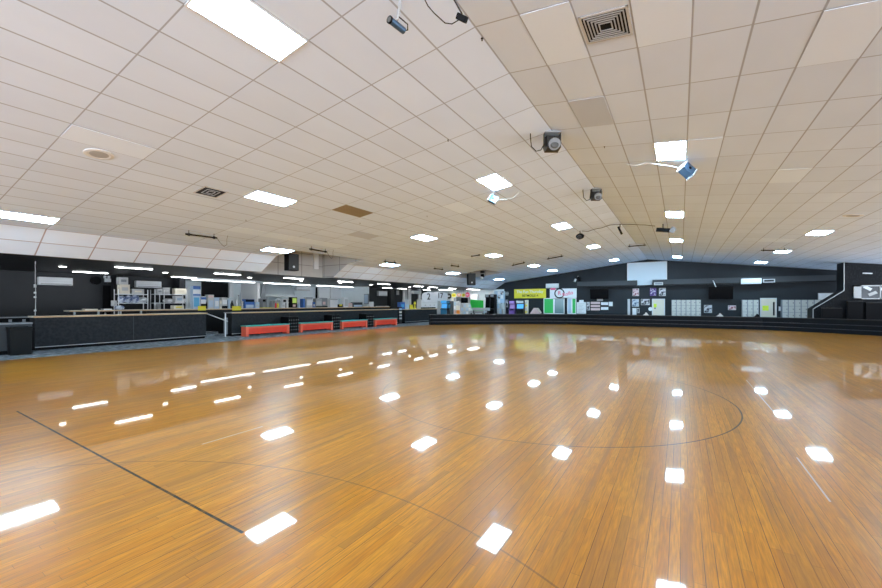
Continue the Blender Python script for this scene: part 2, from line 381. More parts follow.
# main ceiling: two slopes of tiles with two notches on the low side
def slope(mb, c0, c1, v0, v1):
    mb.quad([cp(c0, v0), cp(c1, v0), cp(c1, v1), cp(c0, v1)], [(c0, v0), (c1, v0), (c1, v1), (c0, v1)])
VE = (FW-V0)/TL; VS = -7.5
N1 = (5.0, 8.5); N2 = (17.3, 20.1)
mb = MB()
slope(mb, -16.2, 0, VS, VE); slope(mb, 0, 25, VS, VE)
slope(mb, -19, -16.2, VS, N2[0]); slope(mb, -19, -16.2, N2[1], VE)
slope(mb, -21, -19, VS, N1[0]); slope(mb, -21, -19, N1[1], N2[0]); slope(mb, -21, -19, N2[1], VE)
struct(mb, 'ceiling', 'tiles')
# sloping cove that drops from the ceiling edge to the low black soffit
EX = cp(-21, 0).x; EZ = cp(-21, 0).z; BX = -16.1; BZ = 3.0
mb = MB()
for a, b in ((VS, N1[0]), (N1[1], VE)):
    mb.quad([(EX, V0+a*TL, EZ), (EX, V0+b*TL, EZ), (BX, V0+b*TL, BZ), (BX, V0+a*TL, BZ)], [(0, a), (0, b), (1.98, b), (1.98, a)])
struct(mb, 'trim_1', 'cove_tiles')
# recess behind the first notch: upright wall, cheeks and lid
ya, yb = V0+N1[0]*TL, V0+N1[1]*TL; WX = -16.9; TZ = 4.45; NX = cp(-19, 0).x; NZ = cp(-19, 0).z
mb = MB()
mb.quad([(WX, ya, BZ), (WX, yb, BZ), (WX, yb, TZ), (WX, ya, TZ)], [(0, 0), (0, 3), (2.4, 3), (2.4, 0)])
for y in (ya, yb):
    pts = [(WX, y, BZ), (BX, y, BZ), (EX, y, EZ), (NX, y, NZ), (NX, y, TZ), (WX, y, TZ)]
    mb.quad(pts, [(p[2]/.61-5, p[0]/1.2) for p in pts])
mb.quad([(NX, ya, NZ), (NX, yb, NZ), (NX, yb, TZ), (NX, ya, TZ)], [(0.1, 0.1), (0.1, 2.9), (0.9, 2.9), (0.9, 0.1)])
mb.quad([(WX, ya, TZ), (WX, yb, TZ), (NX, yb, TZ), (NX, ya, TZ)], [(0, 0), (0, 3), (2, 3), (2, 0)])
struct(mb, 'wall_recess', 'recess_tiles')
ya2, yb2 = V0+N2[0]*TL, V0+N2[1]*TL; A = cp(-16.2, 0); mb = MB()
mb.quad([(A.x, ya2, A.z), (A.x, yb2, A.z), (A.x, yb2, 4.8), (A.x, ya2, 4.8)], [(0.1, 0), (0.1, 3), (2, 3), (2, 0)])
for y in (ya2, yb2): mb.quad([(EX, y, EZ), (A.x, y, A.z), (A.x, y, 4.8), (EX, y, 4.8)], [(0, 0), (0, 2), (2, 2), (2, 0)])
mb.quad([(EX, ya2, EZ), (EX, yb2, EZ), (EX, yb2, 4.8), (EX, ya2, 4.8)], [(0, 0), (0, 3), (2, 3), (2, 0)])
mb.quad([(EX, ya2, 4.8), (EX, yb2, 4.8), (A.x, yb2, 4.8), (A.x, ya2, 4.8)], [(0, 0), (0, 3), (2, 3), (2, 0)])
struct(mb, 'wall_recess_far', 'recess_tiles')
mb = MB().box(-16.88, -16.80, 14.15, 14.45, 3.45, 4.44); struct(mb, 'trim_2', 'white_panel')
# low black ceiling over the snack bar, white ceiling over the kitchen
mb = MB(); mb.quad([(BX, -9, BZ), (BX, ya, BZ), (-24.4, ya, BZ), (-24.4, -9, BZ)]); mb.quad([(WX, ya, BZ), (WX, yb, BZ), (-22.9, yb, BZ), (-22.9, ya, BZ)])
mb.quad([(BX, yb, BZ), (BX, FW, BZ), (-24.4, FW, BZ), (-24.4, yb, BZ)])
mb.quad([(-22.9, ya, BZ), (-22.9, yb, BZ), (-22.9, yb, BZ+.001), (-22.9, ya, BZ+.001)])
struct(mb, 'ceiling_snack_bar', 'black_wall')
KY0, KY1 = 10.9, 24.6
mb = MB(); mb.box(-26.0, -22.9, KY0, KY1, BZ-0.03, BZ-.01); struct(mb, 'ceiling_kitchen', 'kitchen_white')
mb = MB().box(-24.6, -24.4, -9, KY0-.15, 0, 3.0); struct(mb, 'wall_left', 'black_wall')
mb = MB().box(-26.2, -26.0, KY0-.3, KY1+.3, 0, 3.0); struct(mb, 'wall_kitchen', 'kitchen_white')
mb = MB().box(-26.0, -23.6, KY0-.3, KY0, 0, 3.0); struct(mb, 'trim_3', 'black_wall')
mb = MB().box(-26.0, -22.6, KY1, KY1+.25, 0, 3.0); struct(mb, 'trim_4', 'kitchen_white')
mb = MB().box(-24.6, -24.4, KY1+.25, FW, 0, 3.0); struct(mb, 'wall_left_far', 'black_wall')
mb = MB(); p = onX(109.5, 290, -24.38); q = onX(119, 290, -24.38); mb.box(-24.4, -23.9, p.y+.15, q.y, 0, 3.0); struct(mb, 'wall_pillar', 'black_paint')
mb = MB(); p = onX(389, 290, -23.0); q = onX(392, 290, -23.0); mb.box(-23.2, -22.8, p.y, q.y, 0, 3.0); struct(mb, 'trim_6', 'black_paint')
# far wall; right side left open to let the world fill in
mb = MB().box(-15.1, 14, FW, FW+.2, 0, 5.6).box(-24.6, -15.1, FW, FW+.2, 3.0, 5.6); struct(mb, 'wall_back', 'charcoal_wall')
mb = MB().box(-24.6, -15.1, FW, FW+.2, 0, 3.0); struct(mb, 'wall_back_shop', 'kitchen_white')
# wall joints on the gable
for px in (626.5, 667.8):
    pass

# ================================================================== RINK BARRIER
poly = edge[2:14]
def offset_poly(pts, d):
    out = []
    for i, p in enumerate(pts):
        a = Vector(pts[max(i-1, 0)]); b = Vector(pts[min(i+1, len(pts)-1)]); t = (b-a).normalized(); out.append(Vector((p[0]-t.y*d, p[1]+t.x*d)))
    return out
def band(mb, z0, z1, d0, d1):
    A = offset_poly(poly, d0); B = offset_poly(poly, d1)
    for i in range(len(poly)-1):
        q = [A[i], A[i+1], B[i+1], B[i]]
        lo = [mb.bm.verts.new((v.x, v.y, z0)) for v in q]; hi = [mb.bm.verts.new((v.x, v.y, z1)) for v in q]
        mb.bm.faces.new(lo); mb.bm.faces.new(hi)
        for k in range(4): mb.bm.faces.new((lo[k], lo[(k+1) % 4], hi[(k+1) % 4], hi[k]))
    bmesh.ops.recalc_face_normals(mb.bm, faces=mb.bm.faces[:])
bar = thing('rink_barrier', (-2, 29.7, 0), 'long low black rink barrier with stepped ledges curving round the far end of the floor', 'barrier')
for k, (z0, z1, d0, d1) in enumerate(((0, .20, 0.02, 0.62), (.20, .235, -0.03, 0.62), (.235, .44, 0.10, 0.62), (.44, .475, 0.05, 0.62), (.475, .70, 0.18, 0.62))):
    mb = MB(); band(mb, z0, z1, d0, d1); mb.build('ledge' if k in (1, 3) else 'board', 'ledge_highlight' if k in (1, 3) else 'black_board', bar)
mb = MB(); band(mb, .70, .76, 0.12, 0.70); mb.build('cap_rail', 'black_paint', bar)

# ================================================================== CEILING FIXTURES
def make_light():
    o = thing('ceiling_light', (0, 0, 0), 'x', 'light', 'panel lights in the tiled ceiling')
    a, b = TW/2, TL/2
    mb = MB()
    for s in (-1, 1):
        mb.box(s*a, s*(a-.022), -b, b, -.014, 0.002); mb.box(-a, a, s*b, s*(b-.022), -.014, 0.002)
    mb.build('frame', 'white_metal', o, local=True)
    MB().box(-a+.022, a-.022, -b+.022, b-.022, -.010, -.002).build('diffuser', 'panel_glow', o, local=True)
    return o
L0 = make_light()
lights = [(-3.5, -1.5, 'large bright ceiling panel nearest the camera, at the top of the photo'),
 (-19.5, -1.5, 'bright ceiling panel cut by the photo edge, above the near end of the snack bar'),
 (-11.5, 1.5, 'bright ceiling panel next to the square louvred vent above the snack bar side'),
 (-19.5, 4.5, 'bright ceiling panel at the near corner of the speaker recess'),
 (-3.5, 4.5, 'bright ceiling panel above the silver spotlight left of the ridge'),
 (3.5, 4.5, 'bright square-looking ceiling panel beside the tilted blue spotlight'),
 (-11.5, 7.5, 'bright ceiling panel between the brown tile and the mid-hall spotlights'),
 (11.5, 7.5, 'ceiling panel whose glow shows at the right edge of the photo'),
 (-3.5, 10.5, 'bright ceiling panel in the row left of the ridge, before the round spotlight'),
 (3.5, 10.5, 'second panel of the row right of the ridge, in front of the black scanner'),
 (-19.5, 10.5, 'bright ceiling panel close to the cove past the speaker recess'),
 (11.5, 13.5, 'nearest fully visible bright panel of the rightmost row'),
 (-11.5, 13.5, 'bright ceiling panel next to the dark slot bar in mid hall'),
 (-19.5, 16.5, 'bright ceiling panel just before the far speaker recess'),
 (-3.5, 16.5, 'third bright panel of the row left of the ridge'),
 (3.5, 16.5, 'third bright panel of the row right of the ridge'),
 (-11.5, 19.5, 'bright ceiling panel between two hanging black bars at the far end'),
 (11.5, 18.9, 'bright ceiling panel directly behind the hanging bar of the rightmost row'),
 (-19.5, 23.5, 'bright ceiling panel farthest along the cove, by the far wall corner'),
 (-11.5, 23.6, 'bright ceiling panel nearest the black gable above the yellow banner'),
 (-3.5, 23.5, 'farthest bright panel left of the ridge, near the projection screen'),
 (3.5, 23.7, 'farthest bright panel right of the ridge, above the projection screen'),
 (11.5, 24.3, 'farthest bright panel of the rightmost row near the gable')]
for i, (c, v, lab) in enumerate(lights):
    o = L0 if i == 0 else copy_tree(L0)
    o.location = cp(c, v); o.rotation_euler = (0, ctilt(c), 0); o['label'] = lab

def insert_tile(c, v, m, lab, c1=None):
    mb = MB(); a, b = TW/2-.008, TL/2-.008; mb.box(-a, a, -b, b, -.006, .002); o = mb.build('ceiling_tile', m, None, local=True)
    o.location = cp(c, v, 0); o.rotation_euler = (0, ctilt(c), 0)
    return tag(o, lab, 'ceiling tile', 'odd tiles in the ceiling')
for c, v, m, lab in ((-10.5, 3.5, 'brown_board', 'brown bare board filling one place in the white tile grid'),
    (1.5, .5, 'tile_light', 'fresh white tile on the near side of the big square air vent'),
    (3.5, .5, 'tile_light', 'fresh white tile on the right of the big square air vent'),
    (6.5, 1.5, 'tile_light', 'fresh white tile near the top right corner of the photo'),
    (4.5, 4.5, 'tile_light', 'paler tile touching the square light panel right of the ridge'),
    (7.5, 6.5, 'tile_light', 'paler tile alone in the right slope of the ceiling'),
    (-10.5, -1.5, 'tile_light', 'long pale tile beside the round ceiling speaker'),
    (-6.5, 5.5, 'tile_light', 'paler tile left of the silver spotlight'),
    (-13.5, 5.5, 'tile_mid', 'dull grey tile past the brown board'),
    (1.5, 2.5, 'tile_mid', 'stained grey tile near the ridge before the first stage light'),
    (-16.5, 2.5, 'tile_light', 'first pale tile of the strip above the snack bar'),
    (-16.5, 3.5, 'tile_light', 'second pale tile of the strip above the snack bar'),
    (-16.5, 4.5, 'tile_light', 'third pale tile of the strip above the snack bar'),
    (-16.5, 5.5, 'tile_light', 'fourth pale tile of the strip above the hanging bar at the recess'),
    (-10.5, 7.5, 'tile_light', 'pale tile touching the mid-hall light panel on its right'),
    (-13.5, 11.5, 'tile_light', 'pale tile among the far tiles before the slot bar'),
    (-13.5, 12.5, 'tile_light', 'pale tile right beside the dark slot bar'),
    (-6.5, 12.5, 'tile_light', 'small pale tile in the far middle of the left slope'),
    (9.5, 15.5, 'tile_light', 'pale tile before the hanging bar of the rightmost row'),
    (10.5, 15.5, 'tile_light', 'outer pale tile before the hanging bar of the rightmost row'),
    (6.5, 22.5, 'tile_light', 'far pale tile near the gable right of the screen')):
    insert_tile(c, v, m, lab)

# louvred square vents
def square_vent(c, v, s, lab, skip=()):
    o = thing('air_vent', cp(c, v), lab, 'vent', 'square louvred ceiling vents', (0, ctilt(c), 0))
    MB().box(-s, s, -s, s, -.004, .002).build('backing', 'black_plastic', o, local=True)
    mb = MB()
    for k in range(2):
        t = -1 if k else 1
        mb.box(t*s, t*(s-.03), -s, s, -.012, 0); mb.box(-s, s, t*s, t*(s-.03), -.012, 0)
    mb.build('frame', 'light_grey', o, local=True)
    for k in range(5):
        if k in skip: continue
        a = s-.05-k*(s-.09)/5; mb = MB()
        b = a-.014
        for (x0, x1, y0, y1) in ((-a, a, -a, -b), (-a, a, b, a), (-a, -b, -b, b), (b, a, -b, b)): mb.box(x0, x1, y0, y1, -.014, -.005)
        mb.build('louvre', 'mid_grey', o, local=True)
    return o
square_vent(2.5, .5, .28, 'large square louvred air vent between two fresh white tiles')
square_vent(-12.35, .42, .28, 'square louvred air vent beside a bright panel above the snack bar', (0, 1, 3))
def round_vent(pos, c, r, lab, nm='ceiling_speaker', cat='ceiling speaker'):
    o = thing(nm, pos, lab, cat, None, (0, ctilt(c), 0))
    MB().lathe((0, 0, 0), [(r, .0), (r, -.012), (r*.75, -.018), (r*.7, -.012)]).build('trim_ring', 'white_metal', o, local=True)
    MB().lathe((0, 0, 0), [(r*.68, -.004), (r*.62, -.016), (r*.3, -.020)]).build('grille', 'mid_grey', o, local=True)
round_vent(onceil(99, 154), -1, .22, 'round ceiling speaker grille beside the long pale tile')
round_vent(onceil(853, 215.5), 1, .24, 'round grey ceiling vent above the rightmost light row', 'round_vent', 'vent')
# sprinkler heads
sp = thing('sprinkler_head', (0, 0, 0), 'x', 'sprinkler', 'sprinkler heads in the ceiling')
MB().lathe((0, 0, 0), [(.018, 0), (.018, -.006), (.007, -.008), (.006, -.028), (.012, -.03), (.012, -.033)], 12).build('body', 'dark_metal', sp, local=True)
spk = [(439/3.918+370, 150/3.918, 'sprinkler head nearest the ridge at the top of the photo'), (306/3.918+370, 548/3.918, 'sprinkler head left of the first stage light'),
       (360, 223, 'sprinkler head right of the brown board tile'), (427, 216, 'sprinkler head over the mid-hall light panel'), (465, 248, 'sprinkler head before the slot bar'),
       (246, 220, 'pale sprinkler head above the hanging bar by the vent'), (448, 266, 'sprinkler head beside the paired hanging bars'), (402, 260, 'sprinkler head by the bar over the cove light'),
       (531, 260, 'sprinkler head between the two farthest hanging bars'), (604.5, 146.5, 'sprinkler head right of the first stage light')]
for i, (px, py, lab) in enumerate(spk):
    o = sp if i == 0 else copy_tree(sp); o.location = onceil(px, py); o['label'] = lab

# hanging black-light bars
def bar_light(pA, pB, lab, drop=.13, cord=False):
    A = onceil(*pA, drop); B = onceil(*pB, drop); mid = (A+B)/2
    o = thing('hanging_bar_light', mid, lab, 'bar light', 'black bar lights hung under the ceiling')
    d = (B-A); n = d.normalized()
    MB().cyl(A, B, .028, seg=10).build('tube', 'black_plastic', o)
    for t in (.1, .9):
        P = A+d*t; mb = MB(); mb.cyl(P, P+Vector((0, 0, drop+.01)), .012, seg=6); mb.rbox(P+Vector((0, 0, .0)), (.05, .05, .09)); mb.build('bracket', 'dark_metal', o)
    MB().cyl(A+Vector((0, 0, drop-.02))+n*.05, B+Vector((0, 0, drop-.02))-n*.05, .008, seg=6).build('rail', 'light_grey', o)
    if cord:
        mb = MB(); P = B; mb.tube([P, P+Vector((.02, .1, -.16)), P+Vector((.03, .22, -.26)), P+Vector((.02, .32, -.18)), P+Vector((.0, .33, .0)), P+Vector((0, .36, drop))], .006)
        mb.build('cord', 'black_plastic', o)
    return o
bar_light((185.5, 234), (217, 238), 'hanging black bar light nearest the camera, over the snack bar, with looped cord', cord=True)
bar_light((309.5, 249), (327, 252), 'hanging black bar light at the edge of the speaker recess', cord=True)
bar_light((384, 261.5), (396, 263), 'hanging black bar light in front of the cove light past the recess')
bar_light((434, 268.5), (443, 269.5), 'hanging black bar light nearer the cove of the far pair')
bar_light((451, 265.5), (459, 266.5), 'hanging black bar light farther from the cove of the far pair')
bar_light((471, 256.5), (480, 255), 'flat dark bar beside the light panel in mid hall', .05)
bar_light((512, 265.5), (525, 262.5), 'black crosswise bar light over the yellow banner end')
bar_light((547, 259), (563, 256), 'black crosswise bar light between far panels left of the ridge')
bar_light((628, 246.5), (646, 245), 'black crosswise bar light hung at the ridge')
bar_light((761, 250.3), (787, 250.3), 'black crosswise bar light hung in the rightmost row')

# stage effect lights
def stage_light(P, sz, lab, turn):
    o = thing('stage_light', P, lab, 'stage light', None, (0, 0, turn))
    s = sz
    MB().rbox((0, 0, -.03*s), (.9*s, .55*s, .05*s)).build('mounting_plate', 'mid_grey', o, local=True)
    for t in (-1, 1): mb = MB(); mb.rbox((t*.42*s, 0, -.38*s), (.05*s, .28*s, .66*s), (0, 0, 0), .01); mb.build('yoke_arm', 'dark_metal', o, local=True)
    mb = MB(); mb.prism([(-.36*s, -.38*s, -.30*s), (-.36*s, .34*s, -.10*s), (-.36*s, .50*s, -.60*s), (-.36*s, .20*s, -.98*s), (-.36*s, -.40*s, -.92*s)], (.72*s, 0, 0)); h = mb.build('housing', 'dark_metal', o, local=True)
    MB().cyl((0, -.36*s, -.70*s), (0, -.50*s, -.80*s), .29*s, .31*s, 20).build('lens_ring', 'grey', h, local=True)
    MB().sph((0, -.47*s, -.79*s), .23*s, (1, .4, 1)).build('lens', 'lens', h, local=True, smooth=True)
    mb = MB(); mb.tube([(-.4*s, 0, -.55*s), (-.62*s, -.1*s, -.95*s), (-.9*s, -.2*s, -1.05*s), (-1.15*s, -.2*s, -.8*s), (-1.2*s, -.2*s, -.3*s), (-1.2*s, -.2*s, 0.02)], .010); mb.build('cord', 'black_plastic', o, local=True)
    MB().rbox((-1.2*s, -.2*s, -.01), (.09, .06, .03)).build('socket_plate', 'white_plastic', o, local=True)
    return o
stage_light(onceil(552, 133), .40, 'large dark stage light with round lens hung at the ridge, nearer one', YAW)
stage_light(onceil(596, 189), .37, 'dark boxy stage light hung at the ridge behind the larger one', YAW)
def box_spot(P, sz, lab, rot, cordpts):
    o = thing('spotlight', P, lab, 'spotlight')
    mb = MB().cyl((0, 0, .0), (0, 0, .05), .05).cyl((0, 0, -.16), (0, 0, 0), .012, seg=8); mb.build('stem', 'steel_bright', o, local=True)
    s = sz; c = Vector((0, 0, -.16-.25*s))
    from mathutils import Euler
    R = Euler(rot).to_matrix()
    def rb(dx, dy, dz, size, nm, m, par): mbx = MB(); mbx.rbox(c+R @ Vector((dx, dy, dz)), size, rot, .004); return mbx.build(nm, m, par, local=True)
    h = rb(0, 0, 0, (s*.8, s*.5, s*.8), 'housing', 'spot_blue', o)
    for t in (-1, 1): rb(t*s*.44, 0, 0, (s*.10, s*.56, s*.88), 'side_plate', 'light_grey' if t < 0 else 'mid_grey', h)
    mbx = MB(); mbx.cyl(c+R @ Vector((0, -s*.25, 0)), c+R @ Vector((0, -s*.30, 0)), s*.09); mbx.build('knob', 'black_plastic', h, local=True)
    mb = MB(); mb.tube([c]+[Vector(p) for p in cordpts], .006); mb.build('cord', 'light_grey', o, local=True)
    return o
box_spot(onceil(493, 192), .27, 'small blue box spotlight with silver sides below a bright panel left of the ridge', (-.3, .5, .3), [(.25, .2, -.22), (.5, .38, -.16), (.62, .5, .02)])
box_spot(onceil(687, 160), .34, 'tilted blue box spotlight with silver sides beside the square bright panel', (-.5, .75, .5), [(-.3, -.1, -.12), (-.6, -.15, -.03), (-.85, -.15, .05), (-1.05, -.2, .0), (-1.25, -.2, .08)])
# cylinder spotlight and small spotlight at the top
P = onceil(402, -6)
o = thing('cylinder_spotlight', P, 'black tube spotlight on a grey stem hanging at the top of the photo', 'spotlight')
a = onceil(390, 20, .35); b = onceil(404, 31, .35)
c0 = (a+b)/2; ax = (b-a).normalized()
c0 = Vector((c0.x, c0.y, c0.z)); 
MB().cyl(P, c0+Vector((0, 0, .06)), .014, seg=8).build('stem', 'mid_grey', o)
h = MB().cyl(c0-ax*.11, c0+ax*.11, .038, seg=20).build('barrel', 'spot_blue', o)
MB().cyl(c0-ax*.112, c0-ax*.13, .042, .042, 20).build('front_ring', 'black_plastic', h)
MB().cyl(c0-ax*.1301, c0-ax*.132, .030, seg=20).build('lens', 'lens', h)
MB().tube([c0+ax*.11, c0+ax*.14+Vector((.02, .02, .03)), c0+ax*.10+Vector((.03, .05, .09)), c0+Vector((0, 0, .12))], .007).build('cord', 'black_plastic', o)
P = onceil(452, -4)
o = thing('mini_spotlight', P, 'small black clamp spotlight with dangling cord near the top of the photo', 'spotlight')
e = onceil(462, 18, .25)
MB().tube([P, e+Vector((0, 0, .05))], .010).build('stem', 'dark_metal', o)
MB().rbox(e, (.13, .08, .07), (0.5, .6, .3), .012).build('housing', 'black_plastic', o)
pts = [e, onceil(452, 24, .25), onceil(445, 23, .22), onceil(434, 13, .18), onceil(428, 6, .1), onceil(423, -4, .0)]
MB().tube(pts, .006).build('cord', 'black_plastic', o)
# three scanners joined by a cable
def scanner(P, s, lab, kind):
    o = thing('scanner_light', P, lab, 'stage light')
    MB().cyl((0, 0, 0), (0, 0, -.12*s/.3), .02).build('stem', 'dark_metal', o, local=True)
    if kind == 0:
        h = MB().sph((0, 0, -.6*s), .42*s, (1.1, .9, .8)).build('housing', 'black_plastic', o, local=True, smooth=True)
        MB().cyl((0, -.3*s, -.72*s), (.02, -.48*s, -.8*s), .25*s, seg=14).build('lens_ring', 'dark_metal', h, local=True)
    elif kind == 1:
        h = MB().rbox((0, 0, -.75*s), (.22*s, .3*s, 1.0*s), (.2, -.4, 0), .01).build('housing', 'black_plastic', o, local=True)
    else:
        h = MB().rbox((0, 0, -.55*s), (1.1*s, .5*s, .32*s), (0, .15, .1), .02).build('housing', 'black_plastic', o, local=True)
        MB().rbox((.75*s, -.1*s, -.62*s), (.4*s, .3*s, .5*s), (.3, .5, .2), .02).build('mirror_head', 'grey', h, local=True)
    return o
scanner(onceil(580, 231), .42, 'round black scanner light hung left of the ridge cable', 0)
scanner(onceil(620, 224), .40, 'thin black clamp light at the ridge in the middle of the cable', 1)
scanner(onceil(663, 224), .48, 'black scanner with mirror head between two panels right of the ridge', 2)
mb = MB(); pts = [onceil(x, y, .03) for x, y in ((582, 231), (588, 231.5), (594, 229.3), (601, 228), (610, 225), (619, 224.3), (632, 224.5), (645, 225), (655, 226))]; mb.tube(pts, .012)
tag(mb.build('power_cable', 'dark_metal'), 'dark power cable strung across the ceiling between three scanner lights', 'cable')
# speakers
def speaker(P, w, h, d, rz, tilt, lab, arm):
    o = thing('speaker', P, lab, 'speaker', None, (0, 0, rz))
    mb = MB().rbox((0, 0, 0), (w, d, h), (tilt, 0, 0), .02); cb = mb.build('cabinet', 'black_plastic', o, local=True)
    MB().rbox((0, -d/2-.004, 0), (w*.9, .012, h*.92), (tilt, 0, 0)).build('grille', 'dark_metal', cb, local=True) if abs(tilt) < .01 else None
    MB().cyl((0, -d/2-.02, -h*.28), (0, -d/2-.008, -h*.28), w*.1).build('badge', 'light_grey', cb, local=True)
    MB().cyl((0, d*.3, h*.45), (0, arm[1], arm[2]), .025, seg=8).build('bracket', 'dark_metal', o, local=True)
    return o
p = onX(291.5, 262.5, -15.6)
speaker((-15.6, p.y, p.z), .52, .78, .42, PI/2-.15, 0, 'black speaker hung in the recess over the snack bar', (0, .4, .7))
p = onX(471.2, 279.3, -14.4)
speaker((-14.4, p.y, p.z), .62, .95, .45, .75, 0, 'black speaker hung under the far recess', (0, .12, 4.8-p.z))
p = onY(482.5, 274.5, 28.0)
o = thing('moving_head_light', (p.x, p.y, p.z), 'small black and silver moving head light beside the far speaker', 'stage light')
MB().rbox((0, 0, .2), (.28, .25, .2), (0, 0, 0), .02).build('base', 'dark_metal', o, local=True)
MB().rbox((0, 0, -.1), (.24, .22, .3), (.2, 0, 0), .04).build('head', 'black_plastic', o, local=True)
MB().cyl((0, -.15, -.22), (0, -.2, -.36), .13).build('lens', 'white_plastic', o, local=True)
MB().cyl((0, 0, .3), (0, 0, ceil_z(p.x)-p.z+.3), .03).build('stem', 'dark_metal', o, local=True)

# snack-bar ceiling strips and downlights
s0 = thing('strip_light', (0, 0, BZ), 'x', 'light', 'strip lights under the black soffit')
MB().box(-.09, .09, -.61, .61, -.025, 0).build('housing', 'white_metal', s0, local=True)
MB().box(-.075, .075, -.60, .60, -.04, -.024, .006).build('tube_cover', 'strip_glow', s0, local=True)
first = True
near = ['nearest', 'second', 'third', 'fourth', 'fifth', 'sixth', 'seventh', 'eighth']
for X, ys, row in ((-18.3, (6.6, 10.3, 14.0, 17.9, 21.7, 26.1, 28.3, 31.6), 'outer'), (-22.55, (6.5, 10.35, 27.2, 29.4, 33.6), 'inner')):
    for i, y in enumerate(ys):
        o = s0 if first else copy_tree(s0); first = False
        o.location = (X, y, BZ); o['label'] = '%s strip light from the near end in the %s row of the snack bar soffit' % (near[i], row)
d0 = thing('downlight', (0, 0, BZ), 'x', 'light', 'round downlights between the strips')
MB().lathe((0, 0, 0), [(.13, 0), (.13, -.015), (.10, -.02)]).build('rim', 'white_metal', d0, local=True)
MB().lathe((0, 0, 0), [(.098, -.015), (.098, -.03), (.05, -.034)]).build('bulb', 'down_glow', d0, local=True)
for i, y in enumerate((4.92, 8.35, 12.4, 15.75, 19.0, 22.1, 27.0, 29.9)):
    o = d0 if i == 0 else copy_tree(d0); o.location = (-19.9, y, BZ); o['label'] = '%s round downlight from the near end of the snack bar soffit' % near[i]

# ================================================================== FAR WALL
Y = FW
# grey duct boxes along the wall
for (a, b, lab, nm) in ((577, 637, 'grey boxed duct on the far wall, left of the projection screen foot', 'duct'), (652.5, 836, 'long grey boxed duct on the far wall, right of the projection screen foot', 'duct')):
    x0 = onY(a, 283, Y-.5).x; x1 = onY(b, 283, Y-.5).x
    o = thing('wall_duct', ((x0+x1)/2, Y-.25, 3.0), lab, 'duct', None)
    MB().box(x0, x1, Y-.5, Y, 3.10, 3.50).build('casing', 'duct_grey', o)
    MB().box(x0, x1, Y-.52, Y-.44, 3.04, 3.11).build('bottom_lip', 'black_paint', o)
# black panels under the duct line (wall below is a shade darker)
# projection screen
x0, x1, z0, z1 = wallrect(627, 262, 667, 282.5, Y-.3)
o = thing('projection_screen', ((x0+x1)/2, Y-.3, z0), 'large pale projection screen high on the far gable wall under the ridge', 'screen')
mb = MB().box(x0+.06, x1-.06, Y-.16, Y-.12, z0, z1-.05); xa, xb, za, zb = wallrect(637, 282, 652, 285, Y-.3); mb.box(xa, xb, Y-.16, Y-.12, za, z0+.02)
mb.build('cloth', 'screen_cloth', o)
mb = MB().box(x0, x0+.06, Y-.2, Y-.02, z0, z1).box(x1-.06, x1, Y-.2, Y-.02, z0, z1).box(x0, x1, Y-.2, Y-.02, z1-.05, z1); mb.build('frame', 'white_metal', o)

def framed(px0, py0, px1, py1, m, lab, nm='poster', cat='poster', fm='light_grey', Yw=Y, border=.03, group=None):
    x0, x1, z0, z1 = wallrect(px0, py0, px1, py1, Yw)
    o = thing(nm, ((x0+x1)/2, Yw, z0), lab, cat, group)
    MB().box(x0, x1, Yw-.03, Yw-.001, z0, z1).build('frame', fm, o)
    MB().box(x0+border, x1-border, Yw-.036, Yw-.028, z0+border, z1-border).build('print', m, o)
    return o, x0, x1, z0, z1
framed(632.5, 288.5, 639, 296, 'pink_print', 'pink poster with a dark figure below the left end of the projection screen')
framed(650, 288, 656.2, 295.7, 'purple_print', 'purple poster above the cream door under the screen', fm='purple')
framed(659, 288, 665.8, 296, 'mix_print', 'grey and black poster above the hinge side of the cream door')
framed(632, 299, 639, 306.6, 'blue_print', 'blue grey photo poster below the pink poster')
framed(641, 299, 649.8, 305, 'mix_print', 'wide grey picture between the blue photo and the cream door')
framed(632.3, 308, 636.6, 315, 'white_plastic', 'small white notice under the blue grey photo poster', 'notice', 'notice')
framed(637, 308, 639.5, 313, 'mix_print', 'tiny dark print beside the small white notice', 'notice', 'notice')
framed(627.6, 299, 630.1, 315, 'light_grey', 'tall narrow pale panel left of the blue photo', 'panel_strip', 'panel')
framed(704, 305, 712, 312.8, 'mix_print', 'grey framed picture with a dark emblem between the lockers and the wide tv')
framed(728, 305.4, 736, 310, 'pink_print', 'small pink and white sign below the right end of the wide tv', 'wall_sign', 'sign')
framed(586.7, 302, 589.8, 310.3, 'mix_print', 'narrow white framed notice left of the price board', 'notice', 'notice')
framed(608.8, 301.8, 612.8, 306.2, 'white_plastic', 'small white wall box right of the price board', 'wall_box', 'box')
framed(818, 293, 834, 300, 'white_plastic', 'white sign board behind the black stair wall', 'wall_sign', 'sign', Yw=Y-.05)
framed(778.5, 306.5, 781, 311, 'white_plastic', 'small white switch plate beside the right hand cream door', 'switch_plate', 'switch')
o = MB(); x0, x1, z0, z1 = wallrect(649, 307, 652, 311, Y); MB().cyl(((x0+x1)/2, Y-.05, (z0+z1)/2), ((x0+x1)/2, Y, (z0+z1)/2), .16, seg=20).build('x', 'white_plastic')
rd = bpy.data.objects['x']; rd.name = 'round_plaque'; tag(rd, 'round white plaque left of the cream door under the screen', 'plaque')
